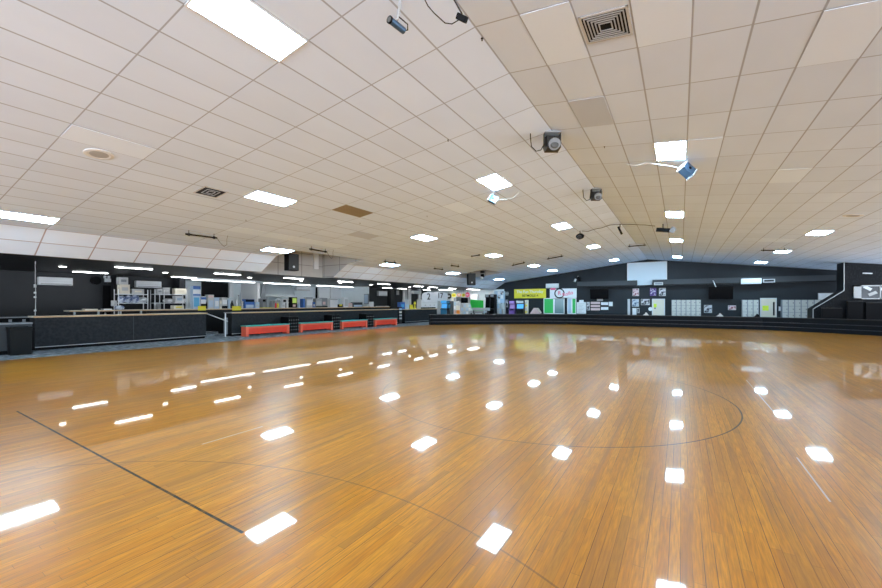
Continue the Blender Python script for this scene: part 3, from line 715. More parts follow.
# price board, three strips and a dark section
x0, x1, z0, z1 = wallrect(590.5, 301.2, 608.3, 310.8, Y)
o = thing('price_board', ((x0+x1)/2, Y, z0), 'pink and black price board under the left tv', 'menu board')
MB().box(x0, x1, Y-.04, Y-.001, z0, z1).build('backboard', 'black_plastic', o)
h = (z1-z0)
for k in range(3): MB().box(x0+.03, x0+(x1-x0)*.55, Y-.05, Y-.035, z0+h*(.04+k*.33), z0+h*(.04+k*.33)+h*.24).build('price_strip', 'pale_pink', o)
for k in range(2):
    for j in range(2): MB().box(x0+(x1-x0)*(.6+.2*j), x0+(x1-x0)*(.6+.2*j)+.3, Y-.05, Y-.035, z0+h*(.1+k*.5), z0+h*(.1+k*.5)+h*.3).build('price_card', 'white_plastic', o)
x0, x1, z0, z1 = wallrect(597, 299, 603, 301, Y)
tag(MB().box(x0, x1, Y-.05, Y, z0, z1).build('name_plate', 'light_grey'), 'small pale plate between the left tv and the price board', 'plate')
# white rounded notice board
x0, x1, z0, z1 = wallrect(577, 300, 586, 313.6, Y)
o = thing('notice_board', ((x0+x1)/2, Y, z0), 'white notice board with a stepped top, right of the green lit windows', 'notice board')
MB().box(x0, x1, Y-.04, Y-.001, z0, z1-.2).box(x0+.2, x1-.2, Y-.04, Y-.001, z1-.2, z1).build('board', 'white_plastic', o)
for k in range(7): MB().box(x0+.12, x1-.12-.1*(k % 3), Y-.045, Y-.039, z1-.36-k*.13, z1-.33-k*.13).build('text_line', 'mid_grey', o)

# televisions
def tv(px0, py0, px1, py1, lab, Yw=Y, tilt=.12):
    x0, x1, z0, z1 = wallrect(px0, py0, px1, py1, Yw-.3); w, h = x1-x0, z1-z0
    o = thing('television', ((x0+x1)/2, Yw-.3, z0), lab, 'tv')
    o.rotation_euler = (0, 0, 0)
    MB().rbox((0, 0, h/2), (w, .08, h), (tilt, 0, 0), .01).build('casing', 'black_plastic', o, local=True)
    MB().rbox((0, -.044, h/2-.005), (w-.06, .01, h-.06), (tilt, 0, 0)).build('display', 'screen_black', o, local=True)
    MB().cyl((0, 0, h/2), (0, .27, h/2), .05, seg=8).build('wall_bracket', 'dark_metal', o, local=True)
tv(590.2, 289, 608.8, 299, 'black wall tv above the price board')
tv(708.3, 286.5, 733.3, 299.2, 'wide black wall tv with a glare spot above the small pink sign')
x0, x1, z0, z1 = wallrect(713, 280.5, 716, 287, Y-.55)
tag(MB().cyl((x0, Y-.56, z1), (x1, Y-.56, z0), .03, seg=8).build('white_cable', 'white_plastic'), 'short white cable crossing the duct above the wide tv', 'cable')

# wall air conditioners on the far wall
def ac(box3, axis, lab, face):
    x0, x1, y0, y1, z0, z1 = box3
    o = thing('air_conditioner', ((x0+x1)/2, (y0+y1)/2, z0), lab, 'air conditioner')
    MB().box(x0, x1, y0, y1, z0, z1, .04).build('casing', 'white_plastic', o)
    h = z1-z0
    if axis == 'Y':
        MB().box(x0+.06, x1-.06, y0-.012, y0+.01, z0+h*.12, z0+h*.2).build('outlet_slot', 'mid_grey', o)
        MB().box(x0+.04, x1-.04, y0-.006, y0+.01, z0+h*.32, z0+h*.34).build('seam', 'light_grey', o)
    else:
        MB().box(x1-.01, x1+.012, y0+.06, y1-.06, z0+h*.10, z0+h*.22).build('outlet_slot', 'mid_grey', o)
        MB().box(x1-.01, x1+.006, y0+.04, y1-.04, z0+h*.45, z0+h*.48).build('seam', 'light_grey', o)
x0, x1, z0, z1 = wallrect(741, 278.5, 761.3, 284, Y-.62); ac((x0, x1, Y-.78, Y-.5, z0, z1), 'Y', 'white wall air conditioner in front of the long duct', -1)
x0, x1, z0, z1 = wallrect(545.8, 283.6, 558.5, 288, Y-.2); ac((x0, x1, Y-.25, Y, z0, z1), 'Y', 'white air conditioner above the green lit windows', -1)
x0, x1, z0, z1 = wallrect(763, 279, 775, 282.5, Y-.5)
o = thing('duct_grille', ((x0+x1)/2, Y-.51, z0), 'grey outlet grille on the duct beside the air conditioner', 'vent'); MB().box(x0, x1, Y-.53, Y-.5, z0, z1).build('frame', 'light_grey', o); MB().box(x0+.06, x1-.06, Y-.535, Y-.52, z0+.06, z1-.06).build('slats', 'dark_metal', o)
x0, x1, z0, z1 = wallrect(654, 282.3, 663, 285, Y-.5)
o = thing('duct_grille', ((x0+x1)/2, Y-.51, z0), 'small pale outlet grille on the duct below the screen corner', 'vent'); MB().box(x0, x1, Y-.53, Y-.5, z0, z1).build('frame', 'light_grey', o); MB().box(x0+.06, x1-.06, Y-.535, Y-.52, z0+.05, z1-.05).build('slats', 'grey', o)
# spotlight pair above the oval sign
x0, x1, z0, z1 = wallrect(575, 275, 581, 283, Y-.3)
o = thing('twin_spotlight', ((x0+x1)/2, Y-.3, z0), 'black and white spotlight bracketed on the far wall above the oval logo sign', 'spotlight')
MB().rbox(((x0+x1)/2+.1, Y-.35, (z0+z1)/2), (.22, .3, .42), (.3, -.3, 0), .02).build('housing', 'black_plastic', o)
MB().cyl((x0+.1, Y-.45, z0+.35), (x0+.02, Y-.55, z0+.12), .09).build('lamp_head', 'white_plastic', o)
MB().box(x0+.2, x0+.3, Y-.3, Y, z1-.25, z1-.1).build('bracket', 'light_grey', o)

# lockers
def lockers(px0, px1, ncol, lab, top=299.8, nrow=3):
    x0, x1, _, z1 = wallrect(px0, top, px1, 316, Y-.45)
    o = thing('locker_bank', ((x0+x1)/2, Y-.22, 0), lab, 'lockers')
    MB().box(x0, x1, Y-.44, Y-.03, 0, z1).build('cabinet', 'grey', o)
    w = (x1-x0)/ncol; hh = (z1-.05)/nrow
    for i in range(ncol):
        for j in range(nrow):
            d = MB().box(x0+i*w+.03, x0+(i+1)*w-.03, Y-.46, Y-.43, .05+j*hh+.012, .05+(j+1)*hh-.012).build('door', 'locker_grey', o)
            MB().box(x0+(i+1)*w-.09, x0+(i+1)*w-.06, Y-.475, Y-.46, .05+j*hh+hh*.42, .05+j*hh+hh*.6).build('handle', 'dark_metal', d)
lockers(671.5, 701, 6, 'bank of six pale lockers under the duct, left of the wide tv', nrow=4)
lockers(742, 758.8, 3, 'bank of three pale lockers left of the cream door with the yellow sign', nrow=4)
lockers(782, 821, 6, 'bank of pale lockers beside the black stair wall', nrow=4)
# cream doors
def cdoor(px0, px1, top, nm, signpx, hpx, lab):
    x0, x1, _, z1 = wallrect(px0, top, px1, 316, Y)
    o = thing(nm, ((x0+x1)/2, Y, 0), None, None); o['kind'] = 'structure'
    MB().box(x0, x1, Y-.05, Y, 0, z1).build('door_frame', 'white_metal', o)
    MB().box(x0+.06, x1-.06, Y-.065, Y-.03, 0, z1-.06).build('door_leaf', 'cream', o)
    a, b, c, d = wallrect(*signpx, Y-.07)
    tag(MB().box(a, b, Y-.075, Y-.066, c, d).build('door_notice', 'lime'), lab, 'notice')
    a, b, c, d = wallrect(*hpx, Y-.07); MB().box(a, b, Y-.09, Y-.06, c, d).build('door_handle', 'black_plastic', o)
cdoor(652, 665, 298.8, 'door_1', (653.8, 303.8, 656.6, 307.4), (654.5, 307.5, 655.5, 309), 'small yellow notice on the cream door under the projection screen')
cdoor(760, 776.6, 298, 'door_2', (762.5, 305.6, 768.6, 310.6), (773, 302, 774.6, 315.5), 'larger yellow notice on the cream door between the lockers')
# green lit windows and oval sign
def green_window(px0, px1, n, cols, nm):
    x0, x1, z0, z1 = wallrect(px0, 298, px1, 314, Y)
    o = thing(nm, ((x0+x1)/2, Y, z0), None, None); o['kind'] = 'structure'
    w = (x1-x0)/n
    mb = MB().box(x0, x1, Y-.10, Y-.0, z1-.08, z1).box(x0, x1, Y-.10, Y-.0, z0, z0+.08)
    for i in range(n+1): mb.box(x0+i*w-.06 if i else x0, x0+i*w+.06 if i < n else x1, Y-.1, Y, z0, z1)
    mb.build('window_frame', 'white_plastic', o)
    for i in range(n): MB().box(x0+i*w+.06, x0+(i+1)*w-.06, Y-.03, Y-.001, z0+.08, z1-.08).build('pane', cols[i], o)
green_window(543.8, 564.6, 2, ['green_glow', 'glass_teal'], 'window_1')
green_window(567.5, 576.4, 2, ['pale_blue', 'green_glow'], 'window_2')
def onwall_box(nm, lab, cat, px0, py0, px1, py1, depth, m, Yw=Y):
    x0, x1, z0, z1 = wallrect(px0, py0, px1, py1, Yw)
    return tag(MB().box(x0, x1, Yw-depth, Yw-.001, z0, z1, .01).build(nm, m), lab, cat), x0, x1, z0, z1
x0, x1, z0, z1 = wallrect(550, 288.6, 576.6, 298, Y-.12)
o = thing('logo_sign', ((x0+x1)/2, Y-.12, z0), 'white sign with a black ring and red script over the green lit windows', 'sign')
MB().box(x0, x1, Y-.18, Y-.101, z0, z1).build('panel', 'white_plastic', o)
cx, cz = x0+(x1-x0)*.37, (z0+z1)/2
mb = MB()
for k in range(28):
    a0, a1 = 2*PI*k/28, 2*PI*(k+1)/28; R1, R2 = .47, .37
    mb.prism([(cx+R1*math.cos(a0), Y-.19, cz+R1*math.sin(a0)), (cx+R1*math.cos(a1), Y-.19, cz+R1*math.sin(a1)), (cx+R2*math.cos(a1), Y-.19, cz+R2*math.sin(a1)), (cx+R2*math.cos(a0), Y-.19, cz+R2*math.sin(a0))], (0, .01, 0))
mb.build('ring', 'black_plastic', o)
text_mesh('R', .5, 'pink', 'initial', o, (cx, Y-.2, cz+.02), FACE_S)
t = text_mesh('Rollo', .46, 'pink', 'script', o, (x0+(x1-x0)*.68, Y-.19, cz-.05), (PI/2, -.25, 0), sx=1.0)
onwall_box('pink_label', 'small pink label at the top of the logo sign', 'label', 550.5, 288, 555.5, 290, .03, 'pink', Y-.181)
# yellow banner
x0, x1, z0, z1 = wallrect(514.3, 289, 546, 298.2, Y-.1)
o = thing('banner', ((x0+x1)/2, Y-.1, z0), 'yellow banner with white and black lettering on the far wall', 'banner')
MB().box(x0, x1, Y-.13, Y-.08, z0, z1).build('cloth', 'yellow', o)
text_mesh('The Fun Thursday', .36, 'white_plastic', 'title_letters', o, ((x0+x1)/2, Y-.135, z0+(z1-z0)*.70), FACE_S, sx=1.0)
text_mesh('BETMOSLE A', .30, 'black_plastic', 'lower_letters', o, ((x0+x1)/2+.05, Y-.135, z0+(z1-z0)*.27), FACE_S, sx=.95)
x0, x1, z0, z1 = wallrect(499.8, 291.8, 508.4, 295.6, Y)
o = thing('wall_sign', ((x0+x1)/2, Y, z0), 'black sign with grey capitals left of the yellow banner', 'sign')
MB().box(x0, x1, Y-.04, Y, z0, z1).build('panel', 'grey', o)
text_mesh('EXIT ONLY', .22, 'light_grey', 'lettering', o, ((x0+x1)/2, Y-.045, (z0+z1)/2), FACE_S)
# small items by the banner
framed(500.2, 299.8, 508, 307.2, 'mix_print', 'black and white patterned poster below the sign with grey capitals')

# arcade cabinets near the far left corner
def arcade(px0, px1, top, base_m, scr_m, lab, Yf=34.6, marq=None, depth=.75, nm='arcade_machine'):
    x0, x1, _, z1 = wallrect(px0, top, px1, 316, Yf)
    o = thing(nm, ((x0+x1)/2, Yf+depth/2, 0), lab, 'arcade machine')
    prof = [(Yf, 0), (Yf, .9), (Yf-.12, 1.0), (Yf+.12, 1.08), (Yf+.22, z1-.32), (Yf+.02, z1-.26), (Yf+.02, z1), (Yf+depth, z1), (Yf+depth, 0)]
    mb = MB(); mb.prism([(x0, y, z) for y, z in prof], (x1-x0, 0, 0)); mb.build('cabinet', base_m, o)
    mb = MB(); mb.prism([(x0+.05, Yf+.10, 1.10), (x0+.05, Yf+.20, z1-.34), (x1-.05, Yf+.20, z1-.34), (x1-.05, Yf+.10, 1.10)], (0, .01, 0)); mb.build('display', scr_m, o)
    MB().box(x0+.03, x1-.03, Yf-.01, Yf+.02, z1-.24, z1-.03).build('marquee', marq or scr_m, o)
    MB().rbox(((x0+x1)/2, Yf-.02, 1.03), (x1-x0-.06, .2, .03), (.3, 0, 0)).build('control_panel', 'black_plastic', o)
    return o
arcade(509, 514.3, 301, 'purple', 'violet_glow', 'purple arcade machine under the left end of the yellow banner')
arcade(516, 523.4, 300.5, 'black_paint', 'blue_glow', 'black arcade machine with blue screen under the yellow banner', marq='light_grey')
arcade(484.8, 488.8, 294.5, 'black_plastic', 'screen_black', 'tall black machine right of the green game table', marq='grey')
arcade(489.8, 493.8, 294.3, 'black_plastic', 'screen_black', 'tall black machine second from the green game table', marq='grey')
x0, x1, z0, z1 = wallrect(525.2, 300, 527.8, 316, 35)
o = thing('display_column', ((x0+x1)/2, 35, 0), 'cream column with yellow goods beside the black arcade machine', 'column'); MB().box(x0, x1, 34.9, 35.2, 0, z1).build('post', 'cream', o)
for k in range(4): MB().box(x0+.04, x1-.04, 34.86, 34.9, z1-.3-k*.3, z1-.15-k*.3).build('goods_pack', 'yellow' if k % 2 else 'light_grey', o)
x0, x1, z0, z1 = wallrect(528, 308, 538.5, 316, 34.5)
o = thing('racing_game_seat', ((x0+x1)/2, 34.8, 0), 'low pink and black racing game seat below the yellow banner', 'arcade machine')
MB().box(x0, x1, 34.5, 35.2, 0, .55).build('base', 'black_paint', o)
MB().prism([(x0+.1, 34.6, .55), (x0+.5, 34.6, z1), (x0+.8, 34.6, z1), (x0+1.1, 34.6, .7), (x1, 34.6, .6), (x1, 34.6, .5), (x0+.1, 34.6, .5)], (0, .5, 0)).build('seat', 'pale_pink', o)

# prize shop end: shelves, signs and machines along the far left corner
YS = 35.6
shop = [('sign_disc', 'sign', 446.5, 293.5, 451.5, 298.8, 'dark_metal', 'dark green round sign left of the row of bright signs'),
 ('sign_disc', 'sign', 451.8, 293.3, 456.3, 297.0, 'yellow', 'yellow round sign, first of the bright row'),
 ('sign_disc', 'sign', 457.0, 293.2, 461.4, 296.6, 'orange', 'orange red round sign between two yellow ones'),
 ('sign_disc', 'sign', 462.0, 293.6, 465.2, 296.8, 'yellow', 'yellow round sign next to the pink one'),
 ('sign_disc', 'sign', 465.6, 292.3, 469.6, 297.2, 'pink', 'pink round sign at the end of the bright row')]
for nm, cat, a, b, c, d, m, lab in shop:
    x0, x1, z0, z1 = wallrect(a, b, c, d, YS)
    o = thing(nm, ((x0+x1)/2, YS, z0), lab, cat, 'round hanging signs over the prize shop')
    mb = MB(); n = 20; mb.prism([((x0+x1)/2+(x1-x0)/2*math.cos(2*PI*k/n), YS-.05, (z0+z1)/2+(z1-z0)/2*math.sin(2*PI*k/n)) for k in range(n)], (0, .05, 0)); mb.build('disc', m, o)
    MB().cyl(((x0+x1)/2, YS, z1-.05), ((x0+x1)/2, YS, BZ), .012, seg=6).build('hanger', 'dark_metal', o)
    MB().box(x0+(x1-x0)*.25, x1-(x1-x0)*.25, YS-.06, YS-.05, (z0+z1)/2-.05, (z0+z1)/2+.05).build('mark', 'black_plastic' if m == 'yellow' else 'white_plastic', o)
def shopbox(nm, cat, a, b, c, d, m, lab, Yf=YS, dep=.4, panes=None, base=None):
    x0, x1, z0, z1 = wallrect(a, b, c, d, Yf)
    if base is not None: z0 = base
    o = thing(nm, ((x0+x1)/2, Yf+dep/2, z0), lab, cat)
    MB().box(x0, x1, Yf, Yf+dep, z0, z1, .01).build('body', m, o)
    if panes:
        nx, nz, pm = panes; w = (x1-x0)/nx; h = (z1-z0)/nz
        for i in range(nx):
            for j in range(nz):
                MB().box(x0+i*w+.03, x0+(i+1)*w-.03, Yf-.02, Yf+.01, z0+j*h+.03, z0+(j+1)*h-.03).build('panel', pm[(i+j*nx) % len(pm)], o)
    return o
shopbox('display_monitor', 'screen', 460.8, 297.4, 468.2, 303.2, 'light_grey', 'black display board in a pale frame below the bright round signs', panes=(1, 1, ['screen_black']))
shopbox('hanging_banner', 'banner', 470.2, 294.2, 477.2, 302.5, 'white_panel', 'plain white banner right of the pink round sign')
x0, x1, z0, z1 = wallrect(470.2, 294.2, 477.2, 302.5, YS); o = bpy.data.objects['hanging_banner']
for t in (.15, .85): MB().cyl((x0+(x1-x0)*t, YS+.2, z1-.02), (x0+(x1-x0)*t, YS+.2, BZ), .015, seg=6).build('hanger', 'mid_grey', o)
shopbox('goods_shelf', 'shelf', 451.5, 297.5, 456, 316, 'light_grey', 'narrow grey shelf of small prizes under the yellow sign', panes=(2, 5, ['pale_blue', 'cream', 'grey', 'pale_pink', 'sky_blue', 'white_plastic', 'mid_grey']), base=0)
shopbox('goods_shelf', 'shelf', 456.2, 301.5, 460, 316, 'white_panel', 'shelf of orange and cream prizes left of the black display board', panes=(1, 4, ['cream', 'orange', 'cream', 'light_grey']), base=0)
shopbox('goods_shelf', 'shelf', 461, 304, 471, 316, 'light_grey', 'wide shelf of pale blue boxed prizes under the black display board', panes=(4, 4, ['pale_blue', 'white_plastic', 'mid_grey', 'pale_blue', 'light_grey']), base=0)
shopbox('goods_shelf', 'shelf', 494.5, 303.5, 504.5, 316, 'light_grey', 'grey blue glass shelf at the corner of the black far wall', panes=(4, 3, ['pale_blue', 'mid_grey', 'light_grey']), base=0)
shopbox('info_board', 'board', 494.3, 291, 503.6, 303, 'pale_blue', 'pale speckled panel at the corner by the black far wall', panes=(3, 3, ['mix_print', 'white_panel', 'pale_blue', 'white_panel']))
# green game table with backboard
x0, x1, z0, z1 = wallrect(470.0, 299.5, 483.6, 310, 33.6)
o = thing('game_table', ((x0+x1)/2, 33.9, 0), 'bright green game table in the prize shop corner', 'game table')
MB().box(x0, x1, 33.6, 34.4, .62, .85, .03).build('cabinet', 'mid_grey', o)
MB().prism([(x0+.25, 33.62, .86), (x1-.05, 33.62, .86), (x1-.05, 33.62, z1-.1), (x0+.02, 33.62, z1), (x0+.02, 33.62, z1-.35)], (0, .04, 0)).build('playfield', 'green', o)
for a, b in ((x0+.1, 33.7), (x1-.1, 33.7), (x0+.1, 34.3), (x1-.1, 34.3)): MB().box(a-.06, a+.06, b-.06, b+.06, 0, .62).build('leg', 'dark_metal', o)
x0, x1, z0, z1 = wallrect(473, 307.8, 490, 310.5, 33.2)
o = thing('low_sign_bar', ((x0+x1)/2, 33.1, 0), 'long pale bar on two posts in front of the green game table', 'bar'); MB().box(x0, x1, 33.0, 33.2, z0, z1, .02).build('beam', 'light_grey', o); MB().box(x0+.1, x0+.16, 33.05, 33.15, 0, z0).build('post', 'dark_metal', o); MB().box(x1-.16, x1-.1, 33.05, 33.15, 0, z0).build('post', 'dark_metal', o)
# blue vending machines
arcade(440.6, 446.4, 300.5, 'sky_blue', 'blue_glow', 'bright blue vending machine at the near end of the prize shop', Yf=33.0)
arcade(446.9, 449.8, 301, 'glass_dark', 'sky_blue', 'slim dark blue machine beside the bright blue vending machine', Yf=33.0)
# white cut-out panels with numerals
def cutout(px, py, w, h, txt, lab, Xp, tilt, base=None):
    p = onX(px, py, Xp)
    o = thing('numeral_panel', p, lab, 'sign')
    o.rotation_euler = (0, 0, PI/2-.3)
    n = 18; mb = MB(); mb.prism([(w/2*math.cos(2*PI*k/n), -.02, h/2*math.copysign(abs(math.sin(2*PI*k/n))**.6, math.sin(2*PI*k/n))) for k in range(n)], (0, .04, 0)); mb.build('panel', 'white_plastic', o, local=True)
    text_mesh(txt, h*.85, 'black_plastic', 'numeral', o, (0, -.03, .03), FACE_S, world=False)
    MB().cyl((0, 0, h/2-.03), (0, 0, BZ-p.z), .01, seg=6).build('hanger', 'dark_metal', o, local=True)
cutout(428.5, 297.2, 1.5, .9, '2', 'white rounded hanging panel with a black numeral two', -18.5, 0)
cutout(440.0, 296.2, 1.9, .8, '17', 'white rounded hanging panel with black numeral seventeen', -18.3, 0)
# hanging clutter over the corner panel
x0, x1, z0, z1 = wallrect(488, 291, 494, 294, YS+.3)
tag(MB().rbox(((x0+x1)/2, YS+.3, (z0+z1)/2), (.7, .1, .22), (0, -.5, 0), .02).cyl(((x0+x1)/2, YS+.3, z1-.1), ((x0+x1)/2, YS+.3, 3.0), .01, seg=6).build('hanging_sign', 'white_panel'), 'tilted white hanging sign above the two tall black machines', 'sign')

# ================================================================== RIGHT: BLACK STAIR WALL
Yn, Yf2 = 31.3, 32.5
A = onY(844, 290.5, Yn); B = onY(813, 309, Yn); T = onY(844, 262, Yn); Dn = onY(813, 318, Yn)
o = thing('stair_wall', (A.x+1.5, Yn, 0), 'tall black boxed stair wall with a slanted foot at the right of the far wall', 'stair wall')
top = ceil_z(A.x)+.05
mb = MB(); mb.prism([(B.x, Yn, 0), (B.x, Yn, B.z), (A.x, Yn, A.z), (A.x, Yn, top), (12.9, Yn, top-.6), (12.9, Yn, 0)], (0, Yf2-Yn, 0)); mb.build('core', 'black_plastic', o)
mb = MB(); mb.prism([(B.x+.02, Yn-.012, .05), (B.x+.02, Yn-.012, B.z), (A.x+.02, Yn-.012, A.z), (A.x+.02, Yn-.012, top-.08), (12.85, Yn-.012, top-.68), (12.85, Yn-.012, .05)], (0, .01, 0)); mb.build('front_sheet', 'speckled_black', o)
mb = MB(); e = .035
for p, q in (((A.x, A.z), (A.x, top-.05)), ((B.x, B.z), (A.x, A.z)), ((B.x, .4), (B.x, B.z))):
    mb.cyl((p[0], Yn-.01, p[1]), (q[0], Yn-.01, q[1]), .022, seg=6)
mb.build('edge_trim', 'light_grey', o)
# picture window in the stair wall
x0, x1, z0, z1 = wallrect(853.5, 285, 900, 299.2, Yn-.05)
o = thing('booth_window', ((x0+x1)/2, Yn-.05, z0), 'pale framed booth window showing white shapes inside the black stair wall', 'window')
MB().box(x0, x1, Yn-.07, Yn-.001, z0, z1).build('glass', 'glass_dark', o)
mb = MB().box(x0, x0+.3, Yn-.12, Yn, z0, z1).box(x0, x1, Yn-.12, Yn, z1-.07, z1).box(x0, x1, Yn-.12, Yn, z0, z0+.06)
for k in (1, 2, 3): mb.box(x0+.3+k*.72, x0+.35+k*.72, Yn-.12, Yn, z0, z1)
mb.build('frame', 'light_grey', o)
for k, (dx, dz, r) in enumerate(((.55, .7, .6), (.75, .35, -.5), (1.25, .6, .2), (1.75, .75, 1.1), (2.1, .35, -.2), (2.6, .6, .5))):
    MB().rbox((x0+dx, Yn-.09, z0+dz*.9), (.36, .03, .16), (0, r, 0), .01).build('paper_cutout', 'light_grey' if k % 2 else 'white_plastic', o)
p = onY(867.5, 273.3, Yn-.25)
o = thing('wall_lamp', p, 'small bright wall lamp on the black stair wall above the booth window', 'lamp')
MB().rbox((0, 0, 0), (.38, .12, .06), (0, .1, 0), .02).build('shade', 'white_plastic', o, local=True)
MB().box(-.03, .03, .05, .25, -.03, .03).build('arm', 'dark_metal', o, local=True)
# booth furniture behind the barrier
def booth_bench(px0, px1, top, lab, Yb):
    x0, x1, _, z1 = wallrect(px0, top, px1, 316, Yb)
    o = thing('booth_bench', ((x0+x1)/2, Yb, 0), lab, 'bench')
    MB().box(x0, x1, Yb-.05, Yb+.5, 0, .45, .02).build('seat', 'black_plastic', o)
    MB().box(x0, x1, Yb+.42, Yb+.55, .45, z1, .02).build('backrest', 'black_plastic', o)
    MB().box(x0, x1, Yb+.40, Yb+.57, z1, z1+.03).build('top_rail', 'dark_metal', o)
booth_bench(824, 845, 308.5, 'black booth bench below the slanted stair wall edge', 30.35)
booth_bench(850, 866, 301.5, 'taller black booth bench beneath the booth window', 30.5)
booth_bench(869, 890, 303, 'black booth bench at the right edge of the photo', 30.5)
# little objects on the barrier cap
for px, w, m, lab in ((645.8, .36, 'white_panel', 'small white folded cloth on the barrier below the wide grey picture'), (719.8, .38, 'white_panel', 'white heap on the barrier below the wide tv'), (757, .3, 'black_plastic', 'small black box on the barrier before the right cream door')):
    p = onY(px, 315, 29.95)
    mb = MB(); mb.prism([(p.x-w/2, 29.9, .762), (p.x+w/2, 29.9, .762), (p.x+w*.15, 29.9, .93), (p.x, 29.9, .97), (p.x-w*.12, 29.9, .88)], (0, .15, 0)); tag(mb.build('folded_cloth' if m == 'white_panel' else 'small_box', m), lab, 'cloth' if m == 'white_panel' else 'box')

# ================================================================== LEFT: COUNTERS
CXF = -18.4
def counter(y0, y1, top, nm, lab, topm, edge=True, depth=.62):
    o = thing(nm, (CXF-depth/2, (y0+y1)/2, 0), lab, 'counter')
    MB().box(CXF-.03, CXF-depth, y0, y1, .10, top-.05).build('body', 'counter_front', o)
    mb = MB().box(CXF, CXF-.035, y0, y1, .12, top-.06)
    mb.build('front_panel', 'counter_front', o)
    MB().box(CXF-.06, CXF-depth, y0+.02, y1-.02, 0, .10).build('kick_board', 'black_plastic', o)
    MB().box(CXF+.012, CXF-.03, y0, y1, .10, .125).build('base_trim', 'mid_grey', o)
    MB().box(CXF+.05, CXF-depth-.02, y0-.04, y1+.04, top-.05, top, .008).build('countertop', topm, o)
    MB().box(CXF+.055, CXF+.045, y0-.04, y1+.04, top-.052, top-.004).build('wood_edge', 'wood_edge', o)
    n = max(1, int((y1-y0)/2.6)); mb = MB()
    for k in range(1, n): mb.box(CXF+.006, CXF, y0+k*(y1-y0)/n-.008, y0+k*(y1-y0)/n+.008, .13, top-.07)
    if n > 1: mb.build('panel_joint', 'duct_grey', o)
    return o
y2 = onX(206, 320, CXF).y; y3 = onX(232, 320, CXF).y; y4 = onX(398, 318, CXF).y; y5 = onX(437, 316, CXF).y
counter(3.86, y2, 1.16, 'front_counter', 'long black front counter nearest the camera with a wood edged top', 'pale_top')
counter(y3, y4, 1.15, 'front_counter', 'long black front counter behind the red benches with a grey top', 'grey_top')
counter(y4+.9, y5, 1.12, 'front_counter', 'short black counter at the far end before the prize shop', 'pale_top')
# post at the counter break
yp = y4+.15
o = thing('counter_post', (CXF, yp+.2, 0), 'small cluttered metal post rack between the two far counters', 'rack')
MB().box(CXF-.3, CXF-.1, yp+.1, yp+.5, 0, 1.3).build('frame', 'dark_metal', o)
for k in range(4): MB().box(CXF-.1, CXF-.06, yp+.12, yp+.42, .35+k*.24, .47+k*.24).build('leaflet', ('light_grey', 'mid_grey', 'cream', 'pale_blue')[k], o)
# serving counter behind
XB = -20.5; ys0 = onX(69.5, 310, XB).y; ys1 = onX(390, 306, XB).y; BT = 1.31
o = thing('serving_counter', (XB-.35, (ys0+ys1)/2, 0), 'long pale topped serving counter running behind the black front counters', 'counter')
MB().box(XB-.06, XB-.65, ys0+2.6, ys1, 0, BT-.05).build('body', 'black_paint', o)
MB().box(XB, XB-.7, ys0, ys1, BT-.05, BT, .01).build('countertop', 'pale_top', o)
MB().box(XB+.01, XB-.01, ys0, ys1, BT-.055, BT-.02).build('wood_edge', 'wood_edge', o)
for k in range(4): MB().box(XB-.1, XB-.16, ys0+.15+k*.75, ys0+.21+k*.75, 0, BT-.05).build('leg', 'steel', o)
# yellow notices hanging on it
for a, b in ((198, 205.8), (232.2, 241)):
    y0, y1, z0, z1 = siderect(a, 306, b, 310.4, XB+.03)
    tag(MB().box(XB+.02, XB+.04, y0, y1, z0, z1).build('counter_notice', 'yellow'), 'yellow notice on the serving counter edge, ' + ('left one above the counter gap' if a < 200 else 'right one beside the black cone'), 'notice', 'yellow notices on the serving counter')
y0, y1, z0, z1 = siderect(263, 305.6, 274.5, 308, XB+.03)
tag(MB().box(XB-.45, XB-.05, y0, y1, BT, BT+.03).build('yellow_tray', 'yellow'), 'flat yellow tray on the serving counter below the range hood', 'tray')
# gap: step, rail, dark door
o = thing('gap_gate', (CXF-.3, (y2+y3)/2, 0), 'metal hand rail and folded gate in the gap between the counters', 'gate')
ya_, yb_ = onX(228.5, 330, CXF).y-.12, onX(214, 314, CXF).y
MB().cyl((CXF-.05, ya_, 0), (CXF-.05, ya_, 1.12), .028, seg=8).build('post', 'steel_bright', o)
MB().cyl((CXF-.05, ya_+.12, .72), (CXF-.5, yb_-.1, 1.12), .022, seg=8).build('rail', 'steel_bright', o)
MB().box(CXF-.12, CXF-.16, ya_-.02, ya_+.15, .1, .9).build('gate_leaf', 'grey', o)
for k, (z, xx) in enumerate(((.10, -19.0), (.2, -19.5))):
    tag(MB().box(xx, xx-.5, y2+.06, y3-.06, 0, z, .01).build('floor_step', 'carpet'), ('lower' if k == 0 else 'upper') + ' carpeted step in the gap between the two front counters', 'step', 'steps in the counter gap')

# benches
def bench(px0, px1, pyt, pyb, lab, first):
    X0 = -17.55
    p = onX(px0, (pyt+pyb)/2, X0); q = onX(px1, (pyt+pyb)/2, X0)
    o = thing('bench', (X0-.2, (p.y+q.y)/2, 0), lab, 'bench', 'red benches before the front counter')
    h = .52
    MB().box(X0+.02, X0-.42, p.y-.02, q.y+.02, h-.05, h, .012).build('seat_top', 'teal_vinyl', o)
    MB().box(X0-.06, X0-.09, p.y+.12, q.y-.12, .10, h-.05).build('front_board', 'red_vinyl', o)
    MB().box(X0-.02, X0-.10, p.y+.12, q.y-.12, h-.14, h-.05).build('apron', 'red_light', o)
    for a in (p.y, q.y-.14): MB().box(X0, X0-.40, a, a+.14, 0, h-.05, .008).build('leg', 'red_light', o)
    return p.y, q.y
labs = ['red bench with teal top nearest the camera, before the front counter', 'second red bench with teal top from the near end', 'third red bench with teal top, past the second black grid rack', 'fourth red bench with teal top at the far end of the front counter']
bs = []
